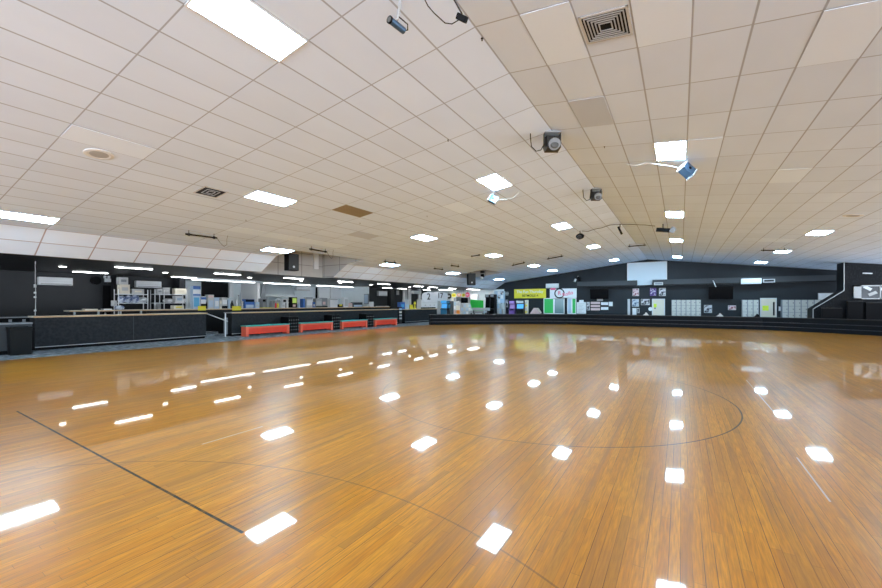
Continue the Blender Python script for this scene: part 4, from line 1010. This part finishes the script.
for i, (a, b, t, bo) in enumerate(((246, 289.5, 326.5, 336.5), (300.8, 333, 323, 333), (342, 367.5, 321, 330), (375.3, 397, 319.5, 327.5))): bs.append(bench(a, b, t, bo, labs[i], i == 0))
# black grid racks between the benches
def grid_rack(y0, y1, h, lab):
    X0 = -17.65
    o = thing('grid_rack', (X0-.3, (y0+y1)/2, 0), lab, 'rack', 'black grid racks between the benches')
    MB().box(X0-.04, CXF+.02, y0, y1, 0, h, .01).build('box_body', 'black_plastic', o)
    mb = MB(); n = 4; w = (y1-y0)/n; m = 5; hh = h/m
    for i in range(n+1): mb.box(X0, X0-.05, y0+i*w-.014, y0+i*w+.014, 0, h)
    for j in range(m+1): mb.box(X0, X0-.05, y0, y1, j*hh-.014, j*hh+.014)
    mb.build('grid_front', 'dark_metal', o)
    mb = MB()
    for i in range(n+1):
        for j in range(1, m): mb.sph((X0+.004, y0+i*w, j*hh), .022, seg=6)
    mb.build('rivets', 'mid_grey', o)
grid_rack(bs[0][1]+.06, bs[1][0]-.08, .86, 'black grid fronted rack between the first and second red benches')
grid_rack(bs[1][1]+.06, bs[2][0]-.08, .88, 'black grid fronted rack between the second and third red benches')
grid_rack(bs[2][1]+.06, bs[3][0]-.08, .88, 'black grid fronted rack between the third and fourth red benches')

# near-left: grey divider, black bin, pale cabinet
p0 = onZ(3.5, 350, 0); 
yA, yB = 3.05, 3.80
o = thing('low_divider', (-17.9, 3.4, 0), 'low grey divider wall beside the black bin at the left edge', 'divider')
MB().box(-17.75, -18.3, 2.92, 3.66, .12, .93, .01).build('panel', 'duct_grey', o)
MB().box(-17.72, -18.33, 2.90, 3.67, .93, .98, .01).build('cap', 'grey', o)
MB().box(-17.80, -18.28, 2.95, 3.64, 0, .12).build('plinth', 'black_plastic', o)
o = thing('trash_bin', (-17.48, 3.35, 0), 'black bin lined with a shiny black bag in front of the grey divider', 'bin')
mb = MB(); x0, x1, y0, y1 = -17.28, -17.68, onX(10, 340, -17.28).y, onX(32.5, 340, -17.28).y
lo = [(x0-.02, y0+.02, 0), (x0-.02, y1-.02, 0), (x1+.02, y1-.02, 0), (x1+.02, y0+.02, 0)]; hi = [(x0, y0, .84), (x0, y1, .84), (x1, y1, .84), (x1, y0, .84)]
vs = [mb.bm.verts.new(v) for v in lo+hi]
mb.bm.faces.new(vs[:4]); mb.bm.faces.new(vs[4:])
for k in range(4): mb.bm.faces.new((vs[k], vs[(k+1) % 4], vs[4+(k+1) % 4], vs[4+k]))
bmesh.ops.recalc_face_normals(mb.bm, faces=mb.bm.faces[:]); mb.build('tub', 'black_bag', o)
mb = MB().box(x0+.02, x0-.02, y0-.02, y1+.02, .80, .87, .01).box(x1+.02, x1-.02, y0-.02, y1+.02, .80, .87, .01).box(x1, x0, y0-.02, y0+.02, .80, .87, .01).box(x1, x0, y1-.02, y1+.02, .80, .87, .01); mb.build('bag_rim', 'black_bag', o)
o = thing('side_cabinet', (-17.9, 2.5, 0), 'pale grey cabinet cut by the left edge of the photo', 'cabinet')
MB().box(-17.75, -18.3, 2.0, 2.78, .25, .92, .02).build('body', 'light_grey', o); MB().box(-17.73, -17.76, 2.1, 2.7, .32, .86, .005).build('door', 'white_metal', o); MB().box(-17.8, -18.3, 2.05, 2.75, 0, .25).build('plinth', 'black_plastic', o)
# dark shelving and chairs far left behind
o = thing('low_shelf', (-21, 5.2, 0), 'dark low shelving with small goods behind the near end of the counter', 'shelf')
MB().box(-21.2, -20.9, 3.4, 6.2, 0, 1.12).build('body', 'black_plastic', o); MB().box(-20.9, -20.86, 3.4, 6.2, 1.05, 1.10).build('edge', 'grey', o)
for k in range(6): MB().box(-20.88, -20.84, 3.7+k*.35, 3.78+k*.35, .55, 1.0).build('upright', 'grey', o)
# hanging cable at the counter end
cy_ = onX(35.3, 290, CXF-.05).y; mb = MB()
mb.tube([(CXF-.05, cy_, 2.93), (CXF-.05, cy_, 2.3), (CXF-.04, cy_+.01, 1.9), (CXF-.06, cy_, 1.18)], .010)
o = thing('hanging_cable', (CXF-.05, cy_, 1.16), 'thin pale hanging cable with small clips above the near counter end', 'cable'); mb.build('wire', 'mid_grey', o)
for z in (2.18, 1.95, 1.80, 1.35): MB().rbox((CXF-.03, cy_-.01, z), (.05, .05, .11 if z > 2 else .06), (0, 0, .3), .01).build('clip', 'light_grey', o)
MB().cyl((CXF-.05, cy_, 2.93), (CXF-.05, cy_, BZ), .012, seg=6).build('ceiling_hook', 'mid_grey', o)

# ---- wall behind the near snack bar
XW = -24.4
y0, y1, z0, z1 = siderect(38.5, 277.3, 73, 285.3, XW+.25); ac((XW, XW+.28, y0, y1, z0, z1), 'X', 'white wall air conditioner nearest the camera on the black side wall', 1)
y0, y1, z0, z1 = siderect(136, 281, 161.5, 287.7, XW+.25); ac((XW, XW+.28, y0, y1, z0, z1), 'X', 'white wall air conditioner above the gap between the storage racks', 1)
y0, y1, z0, z1 = siderect(104, 276, 111, 282, XW+.1)
o = thing('emergency_light', (XW+.1, (y0+y1)/2, z0), 'white twin headed emergency light beside the black pillar', 'emergency light')
MB().box(XW, XW+.12, y0+.03, y1, z0, z0+(z1-z0)*.6, .01).build('battery_box', 'white_plastic', o)
for t in (.15, .7): MB().cyl((XW+.06, y0+(y1-y0)*t, z0+(z1-z0)*.75), (XW+.2, y0+(y1-y0)*t-.03, z0+(z1-z0)*.85), .06).build('lamp_head', 'white_plastic', o)
y0, y1, z0, z1 = siderect(102.5, 285.5, 110.5, 309, XW)
d = thing('door_3', (XW, (y0+y1)/2, 0), None, None); d['kind'] = 'structure'; MB().box(XW, XW+.04, y0, y1, 0, z1).build('door_leaf', 'black_plastic', d); MB().box(XW+.04, XW+.09, y0+.06, y0+.12, 1.0, 1.12).build('door_handle', 'mid_grey', d)
y0, y1, z0, z1 = siderect(110.8, 300.5, 116, 306, -23.88)
o = thing('towel_dispenser', (-23.88, (y0+y1)/2, z0), 'white paper towel dispenser on the black pillar', 'dispenser'); MB().box(-23.9, -23.74, y0, y1, z0, z1, .03).build('casing', 'white_plastic', o); MB().box(-23.75, -23.73, y0+.08, y1-.08, z0+.03, z0+.12).build('slot', 'mid_grey', o)
p = onX(96, 280.5, XW+.1)
o = thing('wall_speaker', (XW+.1, p.y, p.z-.2), 'round black speaker on the black wall between the air conditioner and emergency light', 'speaker'); MB().cyl((XW, p.y, p.z), (XW+.14, p.y, p.z), .20, seg=20).build('cone', 'black_plastic', o); MB().cyl((XW+.141, p.y, p.z), (XW+.15, p.y, p.z), .15, seg=20).build('grille', 'black_plastic', o)

# storage racks with boxes and bags
XR = -22.9
def rack(px0, px1, levels, lab, posts):
    ya_ = onX(px0, 300, XR).y; yb_ = onX(px1, 300, XR).y
    o = thing('storage_rack', (XR-.25, (ya_+yb_)/2, 0), lab, 'rack', 'wire storage racks behind the serving counter')
    zt = max(levels)
    for y in [ya_+(yb_-ya_)*t for t in posts]:
        for x in (XR, XR-.5): MB().cyl((x, y, 0), (x, y, zt+.22), .022, seg=8).build('post', 'steel_bright', o)
    for z in levels: MB().box(XR+.015, XR-.515, ya_, yb_, z-.035, z).build('shelf', 'steel_bright', o)
    return ya_, yb_
def lev(py, px): return onX(px, py, XR).z
l1 = [lev(294, 133), lev(302.8, 133), .75]
l2 = [lev(294.2, 171), lev(302.8, 171), .75]
rack(118.5, 147.8, l1, 'wire storage rack nearest the camera, holding bagged goods', (0, 1))
rack(155, 187.3, l2, 'wire storage rack beside the black kitchen pillar', (0, .27, 1))
def crate(px0, py0, px1, shelf_z, m, lab, nm='carton', cat='box', dep=.36, XX=None, part='tape', pm='light_grey'):
    XX = XR-.06 if XX is None else XX
    ya_ = onX(px0, 300, XX).y; yb_ = onX(px1, 300, XX).y; z1 = onX((px0+px1)/2, py0, XX).z
    o = thing(nm, (XX-dep/2, (ya_+yb_)/2, shelf_z), lab, cat)
    MB().box(XX, XX-dep, ya_, yb_, shelf_z, z1, .012).build('body', m, o)
    ym = (ya_+yb_)/2; w = (yb_-ya_)
    if part: MB().box(XX+.004, XX-.01, ym-w*.3, ym+w*.3, shelf_z+(z1-shelf_z)*.35, shelf_z+(z1-shelf_z)*.7).build(part, pm, o)
    return z1
def bag(px0, py0, px1, shelf_z, m, lab, XX=None, dep=.4):
    XX = XR-.08 if XX is None else XX
    ya_ = onX(px0, 300, XX).y; yb_ = onX(px1, 300, XX).y; z1 = onX((px0+px1)/2, py0, XX).z
    mb = MB(); h = z1-shelf_z; ym = (ya_+yb_)/2; w = (yb_-ya_)/2
    bmesh.ops.create_icosphere(mb.bm, subdivisions=3, radius=1.0)
    rs = random.Random(int(px0*10))
    for v in mb.bm.verts:
        k = 1+.12*math.sin(v.co.x*7+px0)+.1*math.sin(v.co.y*9+px0*2)
        v.co = Vector((XX-dep/2+v.co.x*dep/2*k, ym+v.co.y*w*k, shelf_z+h*.48+max(-.97, min(1.05, v.co.z*k))*h*.49))
    o = mb.build('plastic_bag', m, smooth=True); tag(o, lab, 'bag')
t = crate(120, 284.5, 130, l1[0], 'cream', 'tall cream carton on top of the near storage rack')
crate(119.2, 277.3, 128.3, t, 'light_grey', 'grey striped carton stacked on the tall cream carton', pm='grey', part='stripe')
crate(132.3, 289, 144.3, l1[0], 'light_grey', 'flat pale carton with a cream side on the near storage rack', pm='cream', part='side_label')
bag(119.5, 295.4, 127, l1[1], 'bag_plastic', 'blue white bag of goods first on the near rack middle shelf')
bag(126.5, 295.2, 134, l1[1], 'bag_plastic', 'blue white bag of goods second on the near rack middle shelf')
bag(132.5, 294.8, 140.5, l1[1], 'bag_plastic', 'dark patched bag of goods third on the near rack middle shelf')
bag(139, 297, 148.5, l1[1], 'white_plastic', 'white bag slumping over the far end of the near rack')
bag(117.3, 305.3, 125.5, BT, 'bag_plastic', 'crumpled pale bag on the serving counter below the near rack', XX=XB-.1)
crate(157.3, 289, 162.6, l2[0], 'light_grey', 'first small grey carton on top of the rack by the pillar', pm='grey')
crate(163, 287.7, 170, l2[0], 'mid_grey', 'second small grey carton on top of the rack by the pillar', pm='light_grey')
crate(175.2, 288.5, 186.5, l2[0], 'cream', 'wide cream carton on top of the rack by the pillar', pm='pale_top')
crate(157, 302.5, 161, l2[2], 'mid_grey', 'grey tin low on the rack by the pillar', 'tin', 'tin')
bag(165.5, 298.2, 175, l2[1], 'white_plastic', 'white bundle on the middle shelf of the rack by the pillar')
crate(175.5, 296, 183.5, l2[1], 'white_plastic', 'white and blue carton on the middle shelf of the rack by the pillar', pm='pale_blue')
bag(183, 298.5, 187, l2[1], 'white_plastic', 'small white bundle at the pillar end of the rack')
crate(174, 305.4, 184, BT, 'cream', 'low yellow cream box on the serving counter below the rack', XX=XB-.2, pm='yellow')

# ---- kitchen contents on the serving counter and the kitchen wall
XK = -25.95
def wallpanel(nm, cat, a, b, c, d, m, lab, dep=.1, X=XK, parts=()):
    y0, y1, z0, z1 = siderect(a, b, c, d, X+dep)
    o = thing(nm, (X+dep/2, (y0+y1)/2, z0), lab, cat)
    MB().box(X, X+dep, y0, y1, z0, z1, .01).build('body', m, o)
    for (pn, pm, u0, v0, u1, v1) in parts:
        MB().box(X+dep-.005, X+dep+.015, y0+(y1-y0)*u0, y0+(y1-y0)*u1, z0+(z1-z0)*v0, z0+(z1-z0)*v1).build(pn, pm, o)
    return o
wallpanel('television', 'tv', 202.3, 281.5, 229, 297.5, 'black_plastic', 'large black tv on the white kitchen wall', .12, parts=(('display', 'screen_black', .03, .05, .97, .95),))
wallpanel('wall_cabinet', 'cabinet', 229.5, 282.5, 233.5, 297, 'white_panel', 'narrow white cabinet right of the kitchen tv', .3, parts=(('door', 'white_plastic', .1, .04, .9, .96),))
wallpanel('tall_cabinet', 'cabinet', 246, 283.0, 257, 300, 'white_panel', 'tall white cabinet between the kitchen tv and the range hood', .3, parts=(('door', 'white_plastic', .06, .03, .48, .97), ('door', 'white_plastic', .52, .03, .94, .97)))
# range hood
y0, y1, z0, z1 = siderect(265, 283, 295, 296.5, -24.9)
o = thing('range_hood', (-25.4, (y0+y1)/2, z0), 'stainless steel range hood over the kitchen equipment', 'hood')
mb = MB(); mb.prism([(-25.95, y0, z0), (-24.9, y0, z0), (-24.9, y0, z0+.16), (-25.35, y0, z1), (-25.95, y0, z1)], (0, y1-y0, 0)); mb.build('canopy', 'steel', o)
MB().box(-24.93, -24.87, y0-.02, y1+.02, z0-.02, z0+.05).build('lip', 'steel_bright', o)
for k in range(3): MB().box(-25.8, -25.0, y0+.3+k*(y1-y0-.6)/3, y0+.25+(k+1)*(y1-y0-.6)/3, z0-.02, z0+.01).build('filter', 'grey', o)
y0, y1, z0, z1 = siderect(257.5, 282, 260, 306, -24.0)
mb = MB().box(-24.0, -25.9, y0, y1, 0, 2.95); tag(mb.build('partition_panel', 'white_panel'), 'white partition end left of the range hood', 'partition')
y0, y1, z0, z1 = siderect(260, 283, 265.5, 304, -24.4)
mb = MB(); mb.prism([(-24.4, y0, z0), (-24.4, y0+.5*(y1-y0), z1), (-24.4, y1, z1-.3), (-24.4, y1, z0)], (-.05, 0, 0)); tag(mb.build('strip_curtain', 'grey'), 'dark slanted strip curtain beside the range hood', 'curtain')
for k, (a, b, c, m) in enumerate(((262, 298.5, 266.5, 'grey'), (267, 297.5, 271.5, 'steel'), (272, 300.5, 277, 'light_grey'), (277.5, 298.5, 282, 'steel'), (282.5, 299, 291, 'steel_bright'))):
    nmz = ['drink_mixer', 'coffee_urn', 'food_warmer', 'kettle_machine', 'fryer']; labz = ['grey drink mixer at the foot of the strip curtain', 'steel coffee urn under the near end of the hood', 'pale food warmer in the middle under the hood', 'steel kettle machine under the hood', 'wide steel fryer under the far end of the hood']
    ya_ = onX(a, 300, -22.6).y; yb_ = onX(c, 300, -22.6).y; z1 = onX((a+c)/2, b, -22.6).z
    o = thing(nmz[k], (-22.8, (ya_+yb_)/2, .9), labz[k], 'kitchen machine')
    if k in (1, 3):
        r = (yb_-ya_)/2; MB().lathe((-22.8, (ya_+yb_)/2, .9), [(r*.8, 0), (r, .05), (r, (z1-.9)*.8), (r*.6, (z1-.9)*.92), (r*.2, z1-.9)]).build('tank', m, o, smooth=True); MB().cyl((-22.8+r, (ya_+yb_)/2, 1.2), (-22.8+r+.08, (ya_+yb_)/2, 1.2), .02, seg=8).build('tap', 'black_plastic', o)
    else:
        MB().box(-22.6, -23.0, ya_, yb_, .9, z1, .02).build('casing', m, o); MB().box(-22.595, -22.62, ya_+.06, yb_-.06, z1-.2, z1-.06).build('control_strip', 'black_plastic' if k != 2 else 'mid_grey', o); MB().box(-22.59, -22.63, ya_+.06, yb_-.06, 1.25, z1-.24).build('door', 'glass_dark' if k == 4 else 'light_grey', o)
# work table they stand on
o = thing('work_table', (-22.9, 17.5, 0), 'steel work table behind the serving counter under the kitchen machines', 'table')
MB().box(-22.4, -23.3, 13.0, 24.0, .86, .90).build('table_top', 'steel', o)
for y in (13.1, 16.7, 20.3, 23.9):
    for x in (-22.45, -23.25): MB().box(x-.03, x+.03, y-.03, y+.03, 0, .86).build('leg', 'steel', o)
y0, y1, z0, z1 = siderect(297, 285.5, 310.5, 290.7, XK+.3); ac((XK, XK+.3, y0, y1, z0, z1), 'X', 'white air conditioner on the kitchen wall right of the range hood', 1)
wallpanel('door_post', 'post', 316.3, 285.5, 318, 299, 'black_plastic', 'thin black upright on the kitchen wall beside the white cabinets', .1)
wallpanel('wall_cabinet', 'cabinet', 319, 286.5, 330, 298.5, 'white_panel', 'first white kitchen cabinet right of the thin black upright', .3, parts=(('door', 'white_plastic', .05, .04, .95, .96),))
wallpanel('wall_cabinet', 'cabinet', 331, 286.8, 343, 298.5, 'white_panel', 'second white kitchen cabinet right of the thin black upright', .3, parts=(('door', 'white_plastic', .05, .04, .95, .96), ('vent_plate', 'mid_grey', .62, .8, .8, .88)))
wallpanel('partition_panel', 'partition', 344.5, 287, 350.5, 301, 'grey', 'grey leaning panel between the white kitchen cabinets', .3)
wallpanel('wall_phone', 'phone', 351, 291, 354, 299, 'pale_blue', 'pale wall phone with cord right of the grey leaning panel', .15, parts=(('handset', 'white_plastic', .2, .2, .8, .9),))
x0, x1, z0, z1 = wallrect(364, 294, 368.3, 304, KY1-.1)
o = thing('breaker_box', ((x0+x1)/2, KY1-.05, z0), 'grey blue breaker box on the white wall end', 'box')
MB().box(x0, x1, KY1-.1, KY1, z0, z1, .01).build('casing', 'grey', o); MB().box(x0+.04, x1-.04, KY1-.11, KY1-.095, z0+.05, z1-.05).build('door', 'pale_blue', o)
# goods on the serving counter
XC = XB-.12
def goods(nm, cat, a, b, c, m, lab, dep=.3, parts=(), base=BT, X=XC):
    ya_ = onX(a, 303, X).y; yb_ = onX(c, 303, X).y; z1 = onX((a+c)/2, b, X).z
    o = thing(nm, (X-dep/2, (ya_+yb_)/2, base), lab, cat)
    MB().box(X, X-dep, ya_, yb_, base, z1, .012).build('body', m, o)
    for (pn, pm, u0, v0, u1, v1) in parts: MB().box(X+.008, X-.01, ya_+(yb_-ya_)*u0, ya_+(yb_-ya_)*u1, base+(z1-base)*v0, base+(z1-base)*v1).build(pn, pm, o)
    return o
goods('cup_stack', 'cups', 193.2, 286, 200.5, 'pale_blue', 'tall stack of blue and white cup sleeves beside the kitchen pillar', parts=(('sleeve', 'blue', 0, .86, 1, 1), ('sleeve', 'white_plastic', 0, .66, 1, .82), ('sleeve', 'blue', 0, .58, 1, .64), ('sleeve', 'sky_blue', .1, .1, .8, .5)))
goods('carton', 'box', 201, 296.5, 206, 'white_plastic', 'white and blue carton left of the boxed cups under the tv', parts=(('label_band', 'blue', 0, .75, 1, .95), ('stripe', 'black_plastic', 0, .1, 1, .4)))
goods('cup_box', 'box', 208, 294.8, 214, 'light_grey', 'pale lilac box of cups under the kitchen tv', parts=(('label_band', 'pale_pink', .1, .8, .9, .95), ('front_label', 'pale_blue', .1, .1, .9, .6)))
goods('cup_box', 'box', 214.3, 297.5, 219.3, 'pale_blue', 'blue grey box of cups under the middle of the kitchen tv', parts=(('front_label', 'white_plastic', .15, .2, .85, .7),))
goods('napkin_holder', 'napkin holder', 222, 297.5, 227.5, 'light_grey', 'grey napkin holder under the right end of the kitchen tv', parts=(('napkin', 'white_plastic', .1, .4, .9, .8), ('base_band', 'black_plastic', 0, 0, 1, .25)))
goods('small_jar', 'jar', 228.3, 299.5, 230.5, 'pale_blue', 'small pale jar left of the black cone')
mb = MB(); ya_ = onX(231, 303, XC).y; yb_ = onX(236.2, 303, XC).y; zt = onX(233, 300.3, XC).z
mb.cyl((XC-.15, (ya_+yb_)/2, BT), (XC-.15, (ya_+yb_)/2, zt), (yb_-ya_)/2, .02, 16); tag(mb.build('display_cone', 'dark_metal'), 'black cone standing on the serving counter above a yellow notice', 'cone')
mb = MB(); p = onX(239.6, 295.5, XC); mb.cyl((XC-.1, p.y, BT), (XC-.1, p.y, p.z), .015, seg=6).sph((XC-.1, p.y, p.z), .035).lathe((XC-.1, p.y, BT), [(.1, 0), (.1, .02), (.02, .03)]); tag(mb.build('table_stand', 'grey'), 'thin dark stand on the counter right of the black cone', 'stand')
goods('till', 'till', 245, 299.2, 254.5, 'blue', 'dark blue till with a black display before the tall white cabinet', parts=(('display', 'black_plastic', .05, .7, .95, .97), ('keypad', 'pale_blue', .1, .05, .9, .4)))
goods('order_screen', 'monitor', 291.8, 297.2, 297.2, 'black_plastic', 'black monitor with a green yellow screen on the serving counter', parts=(('display', 'lcd_glow', .12, .45, .88, .9), ('keypad', 'pale_pink', .2, .1, .7, .3)))
goods('receipt_box', 'box', 303, 298.8, 305, 'blue', 'slim dark blue box between the monitor and the popcorn machine')
goods('popcorn_machine', 'machine', 306.5, 297.2, 312.6, 'light_grey', 'grey topped machine with white front right of the slim blue box', parts=(('lid', 'grey', 0, .85, 1, 1), ('window', 'white_plastic', .1, .2, .9, .7)))
goods('drink_dispenser', 'machine', 316, 298.5, 322, 'mid_grey', 'first grey drink dispenser of the joined pair', parts=(('nozzle_panel', 'light_grey', .1, .3, .9, .7), ('drip_tray', 'dark_metal', 0, 0, 1, .15)))
goods('drink_dispenser', 'machine', 322.3, 298, 327.5, 'grey', 'second drink dispenser with a small pink label', parts=(('label_patch', 'pale_pink', .1, .3, .6, .6), ('drip_tray', 'dark_metal', 0, 0, 1, .15)))
goods('ice_box', 'freezer', 330.3, 299, 337.6, 'white_plastic', 'white chest with a dark lid on the serving counter', parts=(('lid', 'mid_grey', 0, .88, 1, 1),))
goods('condiment_tray', 'tray', 338.5, 304.3, 343, 'black_plastic', 'small dark tray with yellow bottles on the counter', parts=(('bottle_row', 'yellow', .2, .4, .8, 1),))
goods('sauce_machine', 'machine', 344, 297.3, 348.5, 'white_plastic', 'white upright machine at the foot of the grey leaning panel', parts=(('front_door', 'light_grey', .15, .1, .85, .8),))
goods('flat_grill', 'grill', 353.5, 302.3, 362.5, 'glass_dark', 'low dark flat grill on the far end of the serving counter', parts=(('front_panel', 'pale_blue', .05, .05, .95, .45),))
goods('napkin_box', 'box', 371.7, 301.8, 373.8, 'white_plastic', 'small white box at the foot of the black post rack')
# low white notices across the counter top
for k, (a, c) in enumerate(((85, 98), (104, 112), (363.8, 370), (379, 389))):
    ya_ = onX(a, 308, XC).y; yb_ = onX(c, 308, XC).y
    tag(MB().box(XC, XC-.35, ya_, yb_, BT, BT+.05, .01).build('serving_tray', 'white_plastic' if k % 2 else 'cream'), ['cream tray nearest the camera on the serving counter', 'white tray on the serving counter below the dark door', 'cream tray on the serving counter just past the flat grill', 'white tray at the far end of the serving counter'][k], 'tray', 'flat trays on the serving counter')

# ---- far snack bar bay
XF = -24.35
wallpanel('wall_cabinet', 'cabinet', 379, 291.2, 388.3, 295.8, 'white_plastic', 'white air unit on the black wall past the kitchen', .25, X=XF, parts=(('slot', 'mid_grey', .05, .1, .95, .2),))
wallpanel('framed_paper', 'notice', 396.3, 290.3, 399.2, 295, 'grey', 'faint grey frame on the black wall before the white column', .05, X=XF, parts=(('print', 'mid_grey', .1, .1, .9, .9),))
mb = MB(); y0 = onX(405, 295, -23).y; y1 = onX(407.6, 295, -23).y; mb.box(-23.0, -23.3, y0, y1, 0, 3.0); o = mb.build('trim_7', 'light_grey', None, local=True); o['kind'] = 'structure'
mb = MB(); y0 = onX(410, 295, -22.5).y; y1 = onX(411.3, 295, -22.5).y; y2_ = onX(419.5, 295, -22.5).y; y3_ = onX(420.6, 295, -22.5).y
mb.box(-22.5, -22.7, y0, y1, 0, 3.0); mb.box(-22.5, -22.7, y2_, y3_, 0, 3.0); mb.box(-22.5, -22.7, y0, y3_, 2.55, 2.65); o = mb.build('trim_8', 'white_panel', None, local=True); o['kind'] = 'structure'
p = onX(418, 292, -21.8); p2 = onX(421.5, 294, -21.8)
tag(MB().box(-21.8, -22.1, p.y-.7, p2.y, p2.z-.0, p2.z+.3, .03).cyl((-21.9, p.y, p2.z+.3), (-21.9, p.y, 3.0), .02, seg=6).build('projector', 'light_grey'), 'pale projector box hung before the white door frame', 'projector')
XD = -18.75
goods('water_drum', 'drum', 400.3, 302.2, 405, 'blue', 'bright blue drum on the short far counter', X=XD, base=1.12, parts=(('label_patch', 'sky_blue', .2, .3, .8, .7),))
goods('paper_stack', 'box', 405.2, 299.5, 409, 'light_grey', 'pale stack beside the bright blue drum', X=XD, base=1.12, parts=(('label_patch', 'pale_blue', .1, .2, .9, .5),))
goods('caution_sign', 'sign', 410.5, 304.8, 413.2, 'yellow', 'small yellow caution board on the short far counter', X=XD, base=1.12, dep=.12)
mb = MB(); p = onX(417.7, 303, XD); mb.lathe((XD-.3, p.y, 1.12), [(.14, 0), (.14, .05), (.06, .08), (.05, .35), (.12, .4), (.05, .6)]); tag(mb.build('yellow_figure', 'yellow'), 'yellow turned stand on the short far counter', 'stand')
goods('ticket_machine', 'machine', 421.5, 299.5, 437.5, 'white_plastic', 'wide white ticket machine block below the numeral panels', X=XD-.3, base=1.12, dep=.5, parts=(('dot_panel', 'mid_grey', .2, .3, .26, .42), ('dot_panel', 'mid_grey', .5, .3, .56, .42), ('dot_panel', 'mid_grey', .75, .3, .81, .42), ('seam', 'light_grey', 0, .62, 1, .65)))
for k in range(7):
    ya_ = onX(422+k*2.1, 307, XD+.1).y
    o = tag(MB().cyl((XD+.1, ya_, 1.12), (XD+.1, ya_, 1.24), .10, .08, 12).build('small_tub', 'black_plastic' if k % 2 else 'dark_metal'), ['first','second','third','fourth','fifth','sixth','seventh'][k]+' small dark tub from the near end before the white ticket machine', 'tub', 'row of small dark tubs on the far counter')

for i, (x, y, lab) in enumerate(((-23.35, 13.0, 'first added kitchen fill light, by the tv'), (-23.35, 17.4, 'second added kitchen fill light, before the range hood'), (-23.35, 21.8, 'third added kitchen fill light, near the breaker box'), (-17.6, 34.6, 'added wide fill light over the prize shop goods'), (-20.6, 34.2, 'added wide fill light over the corner behind the numeral panels'))):
    o = thing('kitchen_fill_light' if i < 3 else 'shop_fill_light', (x, y, BZ-.035 if i < 3 else BZ-.004), lab, 'light')  # lamps added to brighten the kitchen and the prize shop
    hw, hl = (.08, 1.9) if i < 3 else (.32, .92)
    MB().box(-hw, hw, -hl, hl, -.04, 0).build('housing', 'white_metal', o, local=True)
    MB().box(-hw+.03, hw-.03, -hl+.03, hl-.03, -.055, -.038).build('diffuser', 'fill_glow', o, local=True)

more = (('syrup_bottle', 'bottle', 206.3, 300.5, 207.7, 'black_plastic', 'dark bottle between the white carton and the lilac cup box'),
 ('paper_bag', 'bag', 219.8, 300.5, 221.8, 'cream', 'small cream bag right of the blue grey cup box'),
 ('cup_tower', 'cups', 236.5, 300.0, 237.9, 'white_plastic', 'slim white cup tower right of the black cone'),
 ('cup_tower', 'cups', 241.5, 301.0, 244.0, 'light_grey', 'grey cup tower just left of the dark blue till'),
 ('lid_box', 'box', 255.5, 302.0, 259.5, 'pale_blue', 'pale blue lid box right of the dark blue till'),
 ('sauce_bottle', 'bottle', 275.5, 301.5, 277.0, 'red', 'red sauce bottle before the pale food warmer'),
 ('sauce_bottle', 'bottle', 277.6, 301.8, 279.0, 'yellow', 'yellow sauce bottle right of the red one'),
 ('napkin_block', 'napkins', 281.5, 302.5, 285.5, 'white_plastic', 'white napkin block before the steel fryer'),
 ('cup_tower', 'cups', 287.0, 299.5, 289.0, 'white_plastic', 'white cup tower left of the order monitor'),
 ('tip_jar', 'jar', 298.5, 302.0, 300.6, 'pale_blue', 'pale jar right of the order monitor'),
 ('straw_box', 'box', 312.9, 302.0, 315.3, 'blue', 'small blue straw box left of the drink dispensers'),
 ('cup_tower', 'cups', 327.9, 300.5, 329.8, 'light_grey', 'grey cup tower between the dispensers and the white chest'),
 ('sugar_box', 'box', 349.3, 303.0, 352.4, 'pale_pink', 'pale pink box between the white upright machine and the flat grill'))
for nm, cat, a, b, c, m, lab in more:
    if 'bottle' in nm or 'jar' in nm or 'tower' in nm:
        ya_ = onX(a, 303, XC).y; yb_ = onX(c, 303, XC).y; z1 = onX((a+c)/2, b, XC).z; h = z1-BT; r = (yb_-ya_)/2
        o = thing(nm, (XC-r, (ya_+yb_)/2, BT), lab, cat)
        if 'tower' in nm:
            MB().lathe((0, 0, 0), [(r*.8, 0), (r, h*.3), (r*.82, h*.31), (r, h*.6), (r*.82, h*.61), (r, h)]).build('cups', m, o, local=True, smooth=False)
        else:
            MB().lathe((0, 0, 0), [(r, 0), (r, h*.6), (r*.35, h*.78), (r*.35, h*.88)]).build('bottle_body', m, o, local=True)
            MB().lathe((0, 0, h*.88), [(r*.42, 0), (r*.42, h*.12)]).build('cap', 'white_plastic', o, local=True)
    else:
        goods(nm, cat, a, b, c, m, lab, dep=.2, parts=(('label_patch', 'light_grey', .2, .2, .8, .6),))
